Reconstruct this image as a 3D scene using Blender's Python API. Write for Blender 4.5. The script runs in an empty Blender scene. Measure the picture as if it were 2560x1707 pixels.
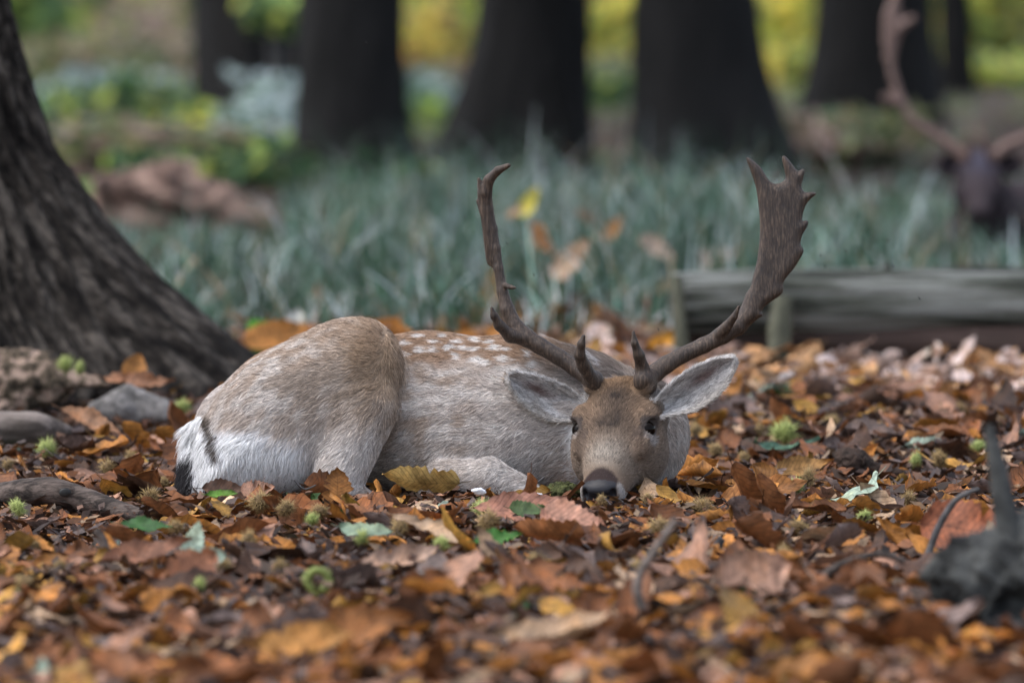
import bpy, math, random
import numpy as np
from mathutils import Vector, Matrix, noise as mnoise

R = math.radians
rng = np.random.default_rng(7)
random.seed(7)
scene = bpy.context.scene
col = scene.collection

# ------------------------------------------------------------------ camera
FPX = 22100.0            # focal length in photograph pixels (2560 wide)
CAM_H = 1.18             # camera height above the leaf litter
PITCH = math.atan((853.5 + 296.0) / FPX)
cam_d = bpy.data.cameras.new('camera')
cam = bpy.data.objects.new('camera', cam_d)
col.objects.link(cam)
cam.location = (0, 0, CAM_H)
cam.rotation_euler = (math.pi / 2 - PITCH, 0, 0)
cam_d.sensor_width = 36.0
cam_d.lens = FPX / 2560.0 * 36.0
cam_d.clip_start = 0.5
cam_d.clip_end = 2000.0
cam_d.dof.use_dof = True
cam_d.dof.focus_distance = 16.99
cam_d.dof.aperture_fstop = cam_d.lens / 80.0
cam_d.dof.aperture_blades = 0
scene.camera = cam

# ------------------------------------------------------------------ sky, sun, exposure
SUN_EL, SUN_AZ = R(62), R(-105)      # soft light through an overcast sky, from high on the left
world = bpy.data.worlds.new('World')
scene.world = world
world.use_nodes = True
wn = world.node_tree.nodes; wl = world.node_tree.links
sky = wn.new('ShaderNodeTexSky')
sky.sky_type = 'NISHITA'
sky.sun_disc = False
sky.sun_elevation = SUN_EL
sky.sun_rotation = SUN_AZ
sky.air_density = 1.0; sky.dust_density = 3.0; sky.ozone_density = 1.0
hs = wn.new('ShaderNodeHueSaturation')
hs.inputs['Saturation'].default_value = 0.65
bg = wn['Background']
bg.inputs['Strength'].default_value = 0.15
wl.new(sky.outputs[0], hs.inputs['Color'])
wl.new(hs.outputs[0], bg.inputs['Color'])
sun_d = bpy.data.lights.new('sun', 'SUN')
sun_d.energy = 0.8
sun_d.angle = R(60)
sun_d.color = (1.0, 0.98, 0.96)
sun = bpy.data.objects.new('sun', sun_d)
col.objects.link(sun)
sdir = Vector((math.sin(SUN_AZ) * math.cos(SUN_EL), math.cos(SUN_AZ) * math.cos(SUN_EL), math.sin(SUN_EL)))
sun.rotation_euler = (-sdir).to_track_quat('-Z', 'Y').to_euler()
scene.view_settings.view_transform = 'Standard'
scene.view_settings.look = 'None'
scene.view_settings.gamma = 1.0
scene.view_settings.use_curve_mapping = False
scene.view_settings.exposure = 1.24
scene.render.engine = 'CYCLES'
scene.cycles.use_denoising = True
scene.cycles.max_bounces = 5
scene.cycles.diffuse_bounces = 3
scene.cycles.glossy_bounces = 2
scene.cycles.transmission_bounces = 3
scene.cycles.use_fast_gi = False

# ------------------------------------------------------------------ pixel -> place
def ray(px, py):
    c = ((px - 1280.0) / FPX, -(py - 853.5) / FPX, -1.0)
    a = math.pi / 2 - PITCH
    return np.array((c[0], c[1] * math.cos(a) - c[2] * math.sin(a), c[1] * math.sin(a) + c[2] * math.cos(a)))
def W(px, py, Y):
    r = ray(px, py)
    return np.array((0, 0, CAM_H)) + r * (Y / r[1])
def ground_depth(py):
    r = ray(1280, py)
    return -CAM_H / r[2] * r[1]
def on_ground(px, py):
    return W(px, py, ground_depth(py))
def frame_at(px, py, Y):
    """Right/down/forward frame, one unit = one photograph pixel at that distance."""
    o = W(px, py, Y)
    f = ray(1280, py); f = f / np.linalg.norm(f)
    x = np.array((1.0, 0, 0))
    d = -np.cross(x, f)
    s = Y / FPX
    def tr(P):
        P = np.asarray(P, float)
        return o + s * ((P[..., 0:1] - px) * x + (P[..., 1:2] - py) * d + P[..., 2:3] * f)
    return tr, s, (x, d, f)

# ------------------------------------------------------------------ object helpers
def tag(o, label=None, cat=None, group=None, kind=None):
    if label: o['label'] = label
    if cat: o['category'] = cat
    if group: o['group'] = group
    if kind: o['kind'] = kind
    return o
def empty(name, loc=(0, 0, 0)):
    o = bpy.data.objects.new(name, None)
    o.empty_display_size = 0.05
    col.objects.link(o)
    o.location = loc
    return o
def link(name, me, mat=None, parent=None, smooth=True):
    o = bpy.data.objects.new(name, me)
    col.objects.link(o)
    if mat is not None and not me.materials: me.materials.append(mat)
    if parent is not None:
        o.parent = parent
        o.matrix_parent_inverse = Matrix.Translation(-Vector(parent.location)) if parent.type == 'EMPTY' else parent.matrix_world.inverted()
    if smooth and len(me.polygons):
        me.polygons.foreach_set('use_smooth', np.ones(len(me.polygons), bool))
    return o
def mesh_np(name, V, F, colr=None, uv=None):
    """V (n,3); F (m,k) or list of such arrays; colr (n,3) per vertex; uv (n,2) per vertex."""
    me = bpy.data.meshes.new(name)
    V = np.asarray(V, np.float32)
    Fs = F if isinstance(F, (list, tuple)) else [F]
    Fs = [np.asarray(f, np.int32) for f in Fs if len(f)]
    loops = np.concatenate([f.ravel() for f in Fs])
    tot = np.concatenate([np.full(len(f), f.shape[1], np.int32) for f in Fs])
    start = np.concatenate([[0], np.cumsum(tot)[:-1]]).astype(np.int32)
    me.vertices.add(len(V)); me.vertices.foreach_set('co', V.ravel())
    me.loops.add(len(loops)); me.loops.foreach_set('vertex_index', loops)
    me.polygons.add(len(tot)); me.polygons.foreach_set('loop_start', start); me.polygons.foreach_set('loop_total', tot)
    me.update(calc_edges=True)
    if colr is not None:
        a = me.attributes.new('col', 'FLOAT_COLOR', 'POINT')
        c = np.ones((len(V), 4), np.float32); c[:, :np.asarray(colr).shape[1]] = colr
        a.data.foreach_set('color', c.ravel())
    if uv is not None:
        a = me.attributes.new('lf', 'FLOAT2', 'POINT')
        a.data.foreach_set('vector', np.asarray(uv, np.float32).ravel())
    me.validate()
    return me

# ------------------------------------------------------------------ material helpers
def new_mat(name):
    m = bpy.data.materials.new(name); m.use_nodes = True
    nt = m.node_tree
    b = nt.nodes['Principled BSDF']
    return m, nt, b
def N(nt, t, **kw):
    n = nt.nodes.new(t)
    for k, v in kw.items(): setattr(n, k, v)
    return n
def set_in(b, **kw):
    for k, v in kw.items():
        k = k.replace('_', ' ')
        if k in b.inputs: b.inputs[k].default_value = v
def noise_tex(nt, scale, detail=4, rough=0.6, vec=None, dist=0.0):
    n = N(nt, 'ShaderNodeTexNoise')
    n.inputs['Scale'].default_value = scale; n.inputs['Detail'].default_value = detail
    n.inputs['Roughness'].default_value = rough; n.inputs['Distortion'].default_value = dist
    if vec is not None: nt.links.new(vec, n.inputs['Vector'])
    return n
def ramp(nt, fac, stops):
    r = N(nt, 'ShaderNodeValToRGB')
    e = r.color_ramp.elements
    while len(e) < len(stops): e.new(0.5)
    for i, (p, c) in enumerate(stops):
        e[i].position = p; e[i].color = (*c, 1)
    nt.links.new(fac, r.inputs[0])
    return r
def bump(nt, b, height, strength, dist=0.01):
    n = N(nt, 'ShaderNodeBump')
    n.inputs['Strength'].default_value = strength; n.inputs['Distance'].default_value = dist
    nt.links.new(height, n.inputs['Height']); nt.links.new(n.outputs[0], b.inputs['Normal'])
def mixc(nt, a, b_, fac, mode='MIX'):
    m = N(nt, 'ShaderNodeMix', data_type='RGBA', blend_type=mode)
    for sock, v in ((m.inputs[0], fac), (m.inputs[6], a), (m.inputs[7], b_)):
        if isinstance(v, (int, float)): sock.default_value = v
        elif isinstance(v, tuple): sock.default_value = (*v, 1)
        else: nt.links.new(v, sock)
    return m.outputs[2]
def scaled(nt, s):
    tc = N(nt, 'ShaderNodeTexCoord'); mp = N(nt, 'ShaderNodeMapping')
    mp.inputs['Scale'].default_value = s
    nt.links.new(tc.outputs['Object'], mp.inputs[0])
    return mp.outputs[0]

def mat_noise(name, stops, scale=20, rough=0.8, bmp=0.5, bdist=0.01, stretch=(1, 1, 1), detail=6, spec=0.3):
    m, nt, b = new_mat(name)
    v = scaled(nt, stretch)
    n = noise_tex(nt, scale, detail, 0.65, v)
    r = ramp(nt, n.outputs[0], stops)
    nt.links.new(r.outputs[0], b.inputs['Base Color'])
    set_in(b, Roughness=rough, Specular_IOR_Level=spec)
    n2 = noise_tex(nt, scale * 2.3, detail, 0.7, v)
    bump(nt, b, n2.outputs[0], bmp, bdist)
    return m
def mat_attr(name, rough=0.7, spec=0.3, trans=0.0, veins=False, mottled=0.35, nscale=60):
    """Colour from the 'col' attribute, broken up by noise; leaves get veins from their own coordinates."""
    m, nt, b = new_mat(name)
    at = N(nt, 'ShaderNodeAttribute', attribute_name='col')
    g = N(nt, 'ShaderNodeNewGeometry')
    n = noise_tex(nt, nscale, 4, 0.65, g.outputs['Position'])
    r = ramp(nt, n.outputs[0], [(0.28, (1 - mottled,) * 3), (0.72, (1 + mottled * 0.6,) * 3)])
    c = mixc(nt, at.outputs['Color'], r.outputs[0], 1.0, 'MULTIPLY')
    if veins:
        n3 = noise_tex(nt, 24, 3, .6, g.outputs['Position'])
        r3 = ramp(nt, n3.outputs[0], [(.30, (.45, .42, .42)), (.48, (1.0, 1.0, 1.0)), (.72, (1.3, 1.12, .9))])
        c = mixc(nt, c, r3.outputs[0], .8, 'MULTIPLY')
    if veins:
        uv = N(nt, 'ShaderNodeAttribute', attribute_name='lf')
        sx = N(nt, 'ShaderNodeSeparateXYZ'); nt.links.new(uv.outputs['Vector'], sx.inputs[0])
        ab = N(nt, 'ShaderNodeMath', operation='ABSOLUTE'); nt.links.new(sx.outputs[1], ab.inputs[0])
        k = N(nt, 'ShaderNodeMath', operation='MULTIPLY'); nt.links.new(ab.outputs[0], k.inputs[0]); k.inputs[1].default_value = 0.16
        s = N(nt, 'ShaderNodeMath', operation='SUBTRACT'); nt.links.new(sx.outputs[0], s.inputs[0]); nt.links.new(k.outputs[0], s.inputs[1])
        f = N(nt, 'ShaderNodeMath', operation='MULTIPLY'); nt.links.new(s.outputs[0], f.inputs[0]); f.inputs[1].default_value = 14.0
        fr = N(nt, 'ShaderNodeMath', operation='FRACT'); nt.links.new(f.outputs[0], fr.inputs[0])
        pp = N(nt, 'ShaderNodeMath', operation='PINGPONG'); nt.links.new(fr.outputs[0], pp.inputs[0]); pp.inputs[1].default_value = 0.5
        vr = ramp(nt, pp.outputs[0], [(0.0, (0.52,) * 3), (0.16, (1.0,) * 3)])
        mr = ramp(nt, ab.outputs[0], [(0.0, (0.62,) * 3), (0.07, (1.0,) * 3)])
        c = mixc(nt, c, vr.outputs[0], 0.8, 'MULTIPLY')
        c = mixc(nt, c, mr.outputs[0], 0.8, 'MULTIPLY')
        bump(nt, b, vr.outputs[0], 0.35, 0.002)
    nt.links.new(c, b.inputs['Base Color'])
    set_in(b, Roughness=rough, Specular_IOR_Level=spec)
    if trans:
        t = N(nt, 'ShaderNodeBsdfTranslucent'); nt.links.new(c, t.inputs[0])
        ms = N(nt, 'ShaderNodeMixShader'); ms.inputs[0].default_value = trans
        nt.links.new(b.outputs[0], ms.inputs[1]); nt.links.new(t.outputs[0], ms.inputs[2])
        nt.links.new(ms.outputs[0], nt.nodes['Material Output'].inputs[0])
    return m

M = {}
M['leaf'] = mat_attr('dead_leaf', 0.55, 0.22, 0.10, True, 0.5, 70)
M['foliage'] = mat_attr('green_foliage', 0.5, 0.25, 0.45, False, 0.25, 12)
M['grass'] = mat_attr('rush_grass', 0.42, 0.5, 0.15, False, 0.3, 9)
M['burr'] = mat_attr('burr', 0.7, 0.25, 0.10, False, 0.25, 150)
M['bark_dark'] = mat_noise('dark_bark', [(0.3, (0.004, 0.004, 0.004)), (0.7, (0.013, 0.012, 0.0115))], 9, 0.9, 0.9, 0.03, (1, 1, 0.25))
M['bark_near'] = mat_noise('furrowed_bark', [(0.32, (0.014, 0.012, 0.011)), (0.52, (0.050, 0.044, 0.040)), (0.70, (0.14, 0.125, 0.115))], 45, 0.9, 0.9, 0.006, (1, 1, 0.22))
M['log_grey'] = mat_noise('weathered_log', [(0.40, (0.014, 0.016, 0.012)), (0.48, (0.13, 0.14, 0.11)), (0.58, (0.38, 0.39, 0.36))], 34, 0.75, 1.0, 0.04, (0.06, 1, 1))
M['log_brown'] = mat_noise('brown_log', [(0.25, (0.02, 0.015, 0.012)), (0.6, (0.085, 0.055, 0.045)), (0.8, (0.14, 0.09, 0.075))], 10, 0.85, 0.8, 0.012, (0.25, 1, 1))
M['post'] = mat_noise('greenish_post', [(0.3, (0.03, 0.032, 0.022)), (0.7, (0.15, 0.15, 0.105))], 18, 0.85, 0.6, 0.01, (1, 1, 0.3))
M['stone'] = mat_noise('grey_stone', [(0.40, (0.085, 0.08, 0.076)), (0.60, (0.23, 0.215, 0.205))], 26, 0.8, 0.6, 0.006)
M['wood_grey'] = mat_noise('grey_wood', [(0.40, (0.05, 0.040, 0.033)), (0.60, (0.21, 0.175, 0.155))], 34, 0.8, 0.7, 0.006, (0.15, 1, 1))
M['stick'] = mat_noise('stick_bark', [(0.40, (0.025, 0.019, 0.016)), (0.60, (0.14, 0.108, 0.092))], 60, 0.8, 1.0, 0.006, (0.25, 1, 1))
M['twig_dark'] = mat_noise('twig_bark', [(0.3, (0.03, 0.028, 0.028)), (0.7, (0.11, 0.105, 0.105))], 40, 0.7, 0.5, 0.003)
def bark_mat():
    m, nt, b = new_mat('furrowed_bark')
    at = N(nt, 'ShaderNodeAttribute', attribute_name='lf')
    mp = N(nt, 'ShaderNodeMapping'); mp.inputs['Scale'].default_value = (9.0, 5.0, 1)
    nt.links.new(at.outputs['Vector'], mp.inputs[0])
    n = noise_tex(nt, 1.6, 6, .7, mp.outputs[0]); n2 = noise_tex(nt, 7.0, 5, .7, mp.outputs[0])
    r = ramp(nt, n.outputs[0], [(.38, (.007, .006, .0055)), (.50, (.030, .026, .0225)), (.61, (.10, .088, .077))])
    r2 = ramp(nt, n2.outputs[0], [(.38, (.6, .6, .6)), (.62, (1.35, 1.3, 1.25))])
    nt.links.new(mixc(nt, r.outputs[0], r2.outputs[0], 1.0, 'MULTIPLY'), b.inputs['Base Color'])
    set_in(b, Roughness=.9, Specular_IOR_Level=.12)
    bump(nt, b, n.outputs[0], 1.0, .02)
    return m
M['bark_near'] = bark_mat()
M['rotten'] = mat_noise('rotten_wood', [(0.36, (0.014, 0.011, 0.008)), (0.48, (0.10, 0.075, 0.05)), (0.60, (0.46, 0.33, 0.26))], 22, 0.9, 1.0, 0.01)
M['rot_dark'] = mat_noise('dark_rotten_wood', [(0.3, (0.012, 0.009, 0.007)), (0.7, (0.085, 0.055, 0.042))], 35, 0.9, 1.0, 0.01)
M['moss'] = mat_noise('moss', [(0.3, (0.02, 0.022, 0.010)), (0.6, (0.09, 0.10, 0.035)), (0.8, (0.18, 0.20, 0.07))], 60, 0.95, 1.0, 0.006)
M['root_dark'] = mat_noise('root_wood', [(0.40, (0.008, 0.009, 0.009)), (0.60, (0.070, 0.073, 0.070))], 12, 0.85, 0.9, 0.01)
M['white'] = mat_noise('white_fluff', [(0.3, (0.55, 0.57, 0.62)), (0.7, (0.78, 0.80, 0.84))], 60, 0.7, 0.3, 0.003)
M['fly'] = mat_noise('fly_black', [(0.3, (0.01, 0.01, 0.01)), (0.7, (0.03, 0.03, 0.03))], 80, 0.5, 0.1, 0.001)

# ------------------------------------------------------------------ sculpting: signed distance fields meshed by surface nets
def smin(a, b, k):
    if k <= 0: return np.minimum(a, b)
    h = np.clip(0.5 + 0.5 * (b - a) / k, 0, 1)
    return b + (a - b) * h - k * h * (1 - h)
class Field:
    def __init__(s, lo, hi, h):
        s.lo = np.array(lo, float); s.h = h
        s.n = np.ceil((np.array(hi) - s.lo) / h).astype(int) + 1
        s.F = np.full(s.n, 60.0, np.float32)
        s.ax = [s.lo[i] + h * np.arange(s.n[i]) for i in range(3)]
    def _blk(s, bb):
        sl = []
        for i in range(3):
            a = int(np.clip(math.floor((bb[0][i] - s.lo[i]) / s.h), 0, s.n[i] - 1))
            b = int(np.clip(math.ceil((bb[1][i] - s.lo[i]) / s.h) + 1, 1, s.n[i]))
            sl.append(slice(a, max(b, a + 1)))
        X = s.ax[0][sl[0]][:, None, None]; Y = s.ax[1][sl[1]][None, :, None]; Z = s.ax[2][sl[2]][None, None, :]
        return tuple(sl), X, Y, Z
    def add(s, prim, k=0.0, sub=False):
        fn, bb = prim
        m = 40 + k
        sl, X, Y, Z = s._blk(((np.array(bb[0]) - m), (np.array(bb[1]) + m)))
        d = fn(X, Y, Z).astype(np.float32)
        if sub: s.F[sl] = -smin(-s.F[sl], d, k)
        else: s.F[sl] = smin(s.F[sl], d, k)
    def mesh(s, smooth=1):
        F = s.F
        S = F < 0
        cnt = np.zeros(s.n - 1, np.int8)
        cor = [(i, j, k) for i in (0, 1) for j in (0, 1) for k in (0, 1)]
        for (i, j, k) in cor:
            cnt += S[i:s.n[0] - 1 + i, j:s.n[1] - 1 + j, k:s.n[2] - 1 + k]
        act = (cnt > 0) & (cnt < 8)
        I = np.argwhere(act)
        vid = np.full(s.n - 1, -1, np.int32); vid[act] = np.arange(len(I))
        C = np.stack([F[I[:, 0] + i, I[:, 1] + j, I[:, 2] + k] for (i, j, k) in cor], 1)
        acc = np.zeros((len(I), 3)); num = np.zeros(len(I))
        P = np.array(cor, float)
        for a in range(8):
            for b in range(a + 1, 8):
                if np.abs(P[a] - P[b]).sum() != 1: continue
                fa, fb = C[:, a], C[:, b]
                m = (fa < 0) != (fb < 0)
                t = np.where(m, fa / np.where(m, fa - fb, 1), 0)
                acc += np.where(m[:, None], P[a] + (P[b] - P[a]) * t[:, None], 0); num += m
        V = s.lo + s.h * (I + acc / num[:, None])
        quads = []
        for ax in range(3):
            o1, o2 = [(1, 2), (2, 0), (0, 1)][ax]
            A = np.take(S, range(s.n[ax] - 1), ax); B = np.take(S, range(1, s.n[ax]), ax)
            E = np.argwhere(A != B)
            E = E[(E[:, o1] > 0) & (E[:, o2] > 0) & (E[:, o1] < s.n[o1] - 1) & (E[:, o2] < s.n[o2] - 1)]
            d1 = np.zeros(3, int); d1[o1] = 1; d2 = np.zeros(3, int); d2[o2] = 1
            q = np.stack([vid[tuple((E - a).T)] for a in (d1 + d2, d2, 0 * d1, d1)], 1)
            inside = S[tuple(E.T)]
            q[~inside] = q[~inside][:, ::-1]
            quads.append(q)
        Q = np.concatenate(quads)
        for _ in range(smooth):
            s_ = np.zeros_like(V); n_ = np.zeros(len(V))
            for a, b in ((0, 1), (1, 2), (2, 3), (3, 0)):
                np.add.at(s_, Q[:, a], V[Q[:, b]]); np.add.at(n_, Q[:, a], 1)
                np.add.at(s_, Q[:, b], V[Q[:, a]]); np.add.at(n_, Q[:, b], 1)
            V = V * 0.45 + 0.55 * s_ / np.maximum(n_, 1)[:, None]
        return V, Q
def rcone(a, b, ra, rb, sq=1.0):
    """Round cone; sq > 1 flattens it along depth."""
    a = np.array(a, float); b = np.array(b, float); d = b - a; L2 = d @ d + 1e-9
    def fn(X, Y, Z):
        t = np.clip(((X - a[0]) * d[0] + (Y - a[1]) * d[1] + (Z - a[2]) * d[2]) / L2, 0, 1)
        r = ra + (rb - ra) * t
        return np.sqrt((X - a[0] - t * d[0]) ** 2 + (Y - a[1] - t * d[1]) ** 2 + (sq * (Z - a[2] - t * d[2])) ** 2) - r
    m = max(ra, rb)
    return fn, (np.minimum(a, b) - m, np.maximum(a, b) + m)
def ellip(c, r, Rm=None):
    c = np.array(c, float); r = np.array(r, float); Rm = np.eye(3) if Rm is None else np.array(Rm)
    def fn(X, Y, Z):
        p = [X - c[0], Y - c[1], Z - c[2]]
        q = [(Rm[i][0] * p[0] + Rm[i][1] * p[1] + Rm[i][2] * p[2]) / r[i] for i in range(3)]
        return (np.sqrt(q[0] ** 2 + q[1] ** 2 + q[2] ** 2) - 1) * r.min()
    m = r.max()
    return fn, (c - m, c + m)
def sd_poly(poly, X, Y):
    """Signed distance to a closed 2-D polygon on a broadcast grid."""
    P = np.array(poly, float)
    d2 = np.full(np.broadcast(X, Y).shape, 1e12); s = np.ones_like(d2)
    for i in range(len(P)):
        a, b = P[i], P[i - 1]
        ex, ey = b - a
        wx, wy = X - a[0], Y - a[1]
        t = np.clip((wx * ex + wy * ey) / (ex * ex + ey * ey + 1e-9), 0, 1)
        d2 = np.minimum(d2, (wx - ex * t) ** 2 + (wy - ey * t) ** 2)
        c1 = Y >= a[1]; c2 = Y < b[1]; c3 = ex * wy > ey * wx
        s = np.where((c1 & c2 & c3) | (~c1 & ~c2 & ~c3), -s, s)
    return s * np.sqrt(d2)
def smooth_poly(P, n=3):
    """Catmull-Rom through the given outline."""
    P = np.array(P, float); out = []
    for i in range(len(P)):
        p0, p1, p2, p3 = P[i - 1], P[i], P[(i + 1) % len(P)], P[(i + 2) % len(P)]
        for t in np.arange(n) / n:
            out.append(0.5 * (2 * p1 + (p2 - p0) * t + (2 * p0 - 5 * p1 + 4 * p2 - p3) * t * t + (3 * p1 - p0 - 3 * p2 + p3) * t ** 3))
    return np.array(out)
def inflate(poly, q0, T, Rr, slope=(0, 0), axes=(0, 1, 2)):
    """An outline given depth: half-thickness T, rounded over Rr; q0 may slope across it."""
    P = smooth_poly(poly); c = P.mean(0)
    def fn(X, Y, Z):
        A = (X, Y, Z); U, V_, D = A[axes[0]], A[axes[1]], A[axes[2]]
        d = sd_poly(P, U, V_)
        z = D - (q0 + slope[0] * (U - c[0]) + slope[1] * (V_ - c[1]))
        return (np.sqrt(np.maximum(Rr + d, 0) ** 2 + (z * Rr / T) ** 2) - Rr) * min(1.0, T / Rr)
    lo = np.zeros(3); hi = np.zeros(3)
    for j, a in enumerate(axes[:2]): lo[a] = P[:, j].min(); hi[a] = P[:, j].max()
    e = T + abs(slope[0]) * np.ptp(P[:, 0]) / 2 + abs(slope[1]) * np.ptp(P[:, 1]) / 2
    lo[axes[2]] = q0 - e; hi[axes[2]] = q0 + e
    return fn, (lo, hi)
def loft(o, ex, ey, ez, keys, pw=2.3):
    """Head-like body: sections along ey given as (y, half width, z top, z bottom)."""
    K = np.array(keys, float); o = np.array(o, float)
    def fn(X, Y, Z):
        px, py, pz = X - o[0], Y - o[1], Z - o[2]
        x = px * ex[0] + py * ex[1] + pz * ex[2]
        y = px * ey[0] + py * ey[1] + pz * ey[2]
        z = px * ez[0] + py * ez[1] + pz * ez[2]
        hw = np.interp(y, K[:, 0], K[:, 1]); zt = np.interp(y, K[:, 0], K[:, 2]); zb = np.interp(y, K[:, 0], K[:, 3])
        hh = (zt - zb) / 2; zc = (zt + zb) / 2
        g = (np.abs(x / hw) ** pw + np.abs((z - zc) / hh) ** pw) ** (1 / pw)
        d = (g - 1) * np.minimum(hw, hh)
        return np.maximum(d, np.maximum(K[0, 0] - y, y - K[-1, 0]))
    m = np.abs(K).max() * 1.1
    return fn, (o - m, o + m)
def tube_prims(pts, rads, sq=1.0):
    return [rcone(pts[i], pts[i + 1], rads[i], rads[i + 1], sq) for i in range(len(pts) - 1)]

# swept tubes (sticks, logs, trunks) with noise in their surface
def tube_mesh(name, pts, rads, sides=14, sub=8, rough=0.08, fs=12.0, seed=0, colr=None, cap=True, flat=1.0):
    P = np.array(pts, float); rads = np.array(rads, float)
    n = len(P); t = np.linspace(0, n - 1, (n - 1) * sub + 1)
    def cr(A, tt):
        i = np.clip(tt.astype(int), 0, n - 2); f = (tt - i)[:, None] if A.ndim > 1 else tt - i
        g = lambda k: A[np.clip(i + k, 0, n - 1)]
        p0, p1, p2, p3 = g(-1), g(0), g(1), g(2)
        return 0.5 * (2 * p1 + (p2 - p0) * f + (2 * p0 - 5 * p1 + 4 * p2 - p3) * f * f + (3 * p1 - p0 - 3 * p2 + p3) * f ** 3)
    C = cr(P, t); r = np.interp(t, np.arange(n), rads)
    T = np.gradient(C, axis=0); T /= np.linalg.norm(T, axis=1)[:, None]
    up = np.array((0.13, 0.21, 0.97)) if abs(T[:, 2].mean()) < 0.8 else np.array((0.1, 0.98, 0.1))
    A = np.cross(T, up); A /= np.linalg.norm(A, axis=1)[:, None]; B = np.cross(A, T)
    V = []
    for i in range(len(C)):
        for k in range(sides):
            a = 2 * math.pi * k / sides
            dr = A[i] * math.cos(a) + B[i] * math.sin(a) * flat
            p = C[i] + dr * r[i]
            pf = p * np.array(fs)
            nz = mnoise.noise(Vector(pf) + Vector((seed * 7.3, 0, 0))) + 0.5 * mnoise.noise(Vector(pf * 2.7) + Vector((0, seed * 3.1, 0)))
            V.append(C[i] + dr * r[i] * (1 + rough * nz))
    m = len(C); F = []
    for i in range(m - 1):
        for k in range(sides):
            F.append((i * sides + k, (i + 1) * sides + k, (i + 1) * sides + (k + 1) % sides, i * sides + (k + 1) % sides))
    tri = []
    if cap:
        for e, i in ((0, 0), (1, m - 1)):
            V.append(C[i] + (T[i] if e else -T[i]) * r[i] * 0.15); c = len(V) - 1
            for k in range(sides):
                a, b = i * sides + k, i * sides + (k + 1) % sides
                tri.append((c, a, b) if e == 0 else (c, b, a))
    fl = [np.array(F)[:, ::-1]] + ([np.array(tri)[:, ::-1]] if tri else [])
    return mesh_np(name, np.array(V), fl, colr)
# ------------------------------------------------------------------ ground
def gz(x, y):
    """Height of the woodland floor: low humps under the litter, a little rise far off."""
    return (0.012 * np.sin(x * 3.1 + 1.3 * np.sin(y * 0.9)) + 0.010 * np.sin(y * 2.3 + x * 1.7)) * np.clip((y - 5) / 5, 0, 1) * np.where(np.abs(y - 17.2) < 0.6, 0.3, 1.0)
def grid_mesh(name, xs, ys, zf):
    X, Y = np.meshgrid(xs, ys, indexing='ij')
    V = np.stack([X.ravel(), Y.ravel(), zf(X, Y).ravel()], 1)
    n, m = len(xs), len(ys)
    I = np.arange(n * m).reshape(n, m)
    F = np.stack([I[:-1, :-1].ravel(), I[1:, :-1].ravel(), I[1:, 1:].ravel(), I[:-1, 1:].ravel()], 1)
    return mesh_np(name, V, F)
xs = np.concatenate([np.linspace(-600, -8, 14)[:-1], np.linspace(-8, 8, 130), np.linspace(8, 600, 14)[1:]])
ys = np.concatenate([np.linspace(-40, 6, 8)[:-1], np.linspace(6, 40, 240), np.linspace(40, 900, 30)[1:]])
def ground_mat():
    m, nt, b = new_mat('woodland_floor')
    g = N(nt, 'ShaderNodeNewGeometry')
    n1 = noise_tex(nt, 14, 6, .7, g.outputs['Position']); n2 = noise_tex(nt, 1.1, 4, .6, g.outputs['Position'])
    r1 = ramp(nt, n1.outputs[0], [(.30, (.012, .009, .007)), (.55, (.045, .029, .022)), (.75, (.13, .085, .062))])
    r2 = ramp(nt, n2.outputs[0], [(.35, (.85, .75, .7)), (.65, (1.3, 1.15, 1.05))])
    nt.links.new(mixc(nt, r1.outputs[0], r2.outputs[0], 1.0, 'MULTIPLY'), b.inputs['Base Color'])
    set_in(b, Roughness=.9, Specular_IOR_Level=.2)
    bump(nt, b, n1.outputs[0], .8, .03)
    return m
tag(link('ground', grid_mesh('ground', xs, ys, lambda x, y: gz(x, y) - .045 * np.clip((26 - y) / 2, 0, 1)), ground_mat()), kind='structure')

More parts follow.
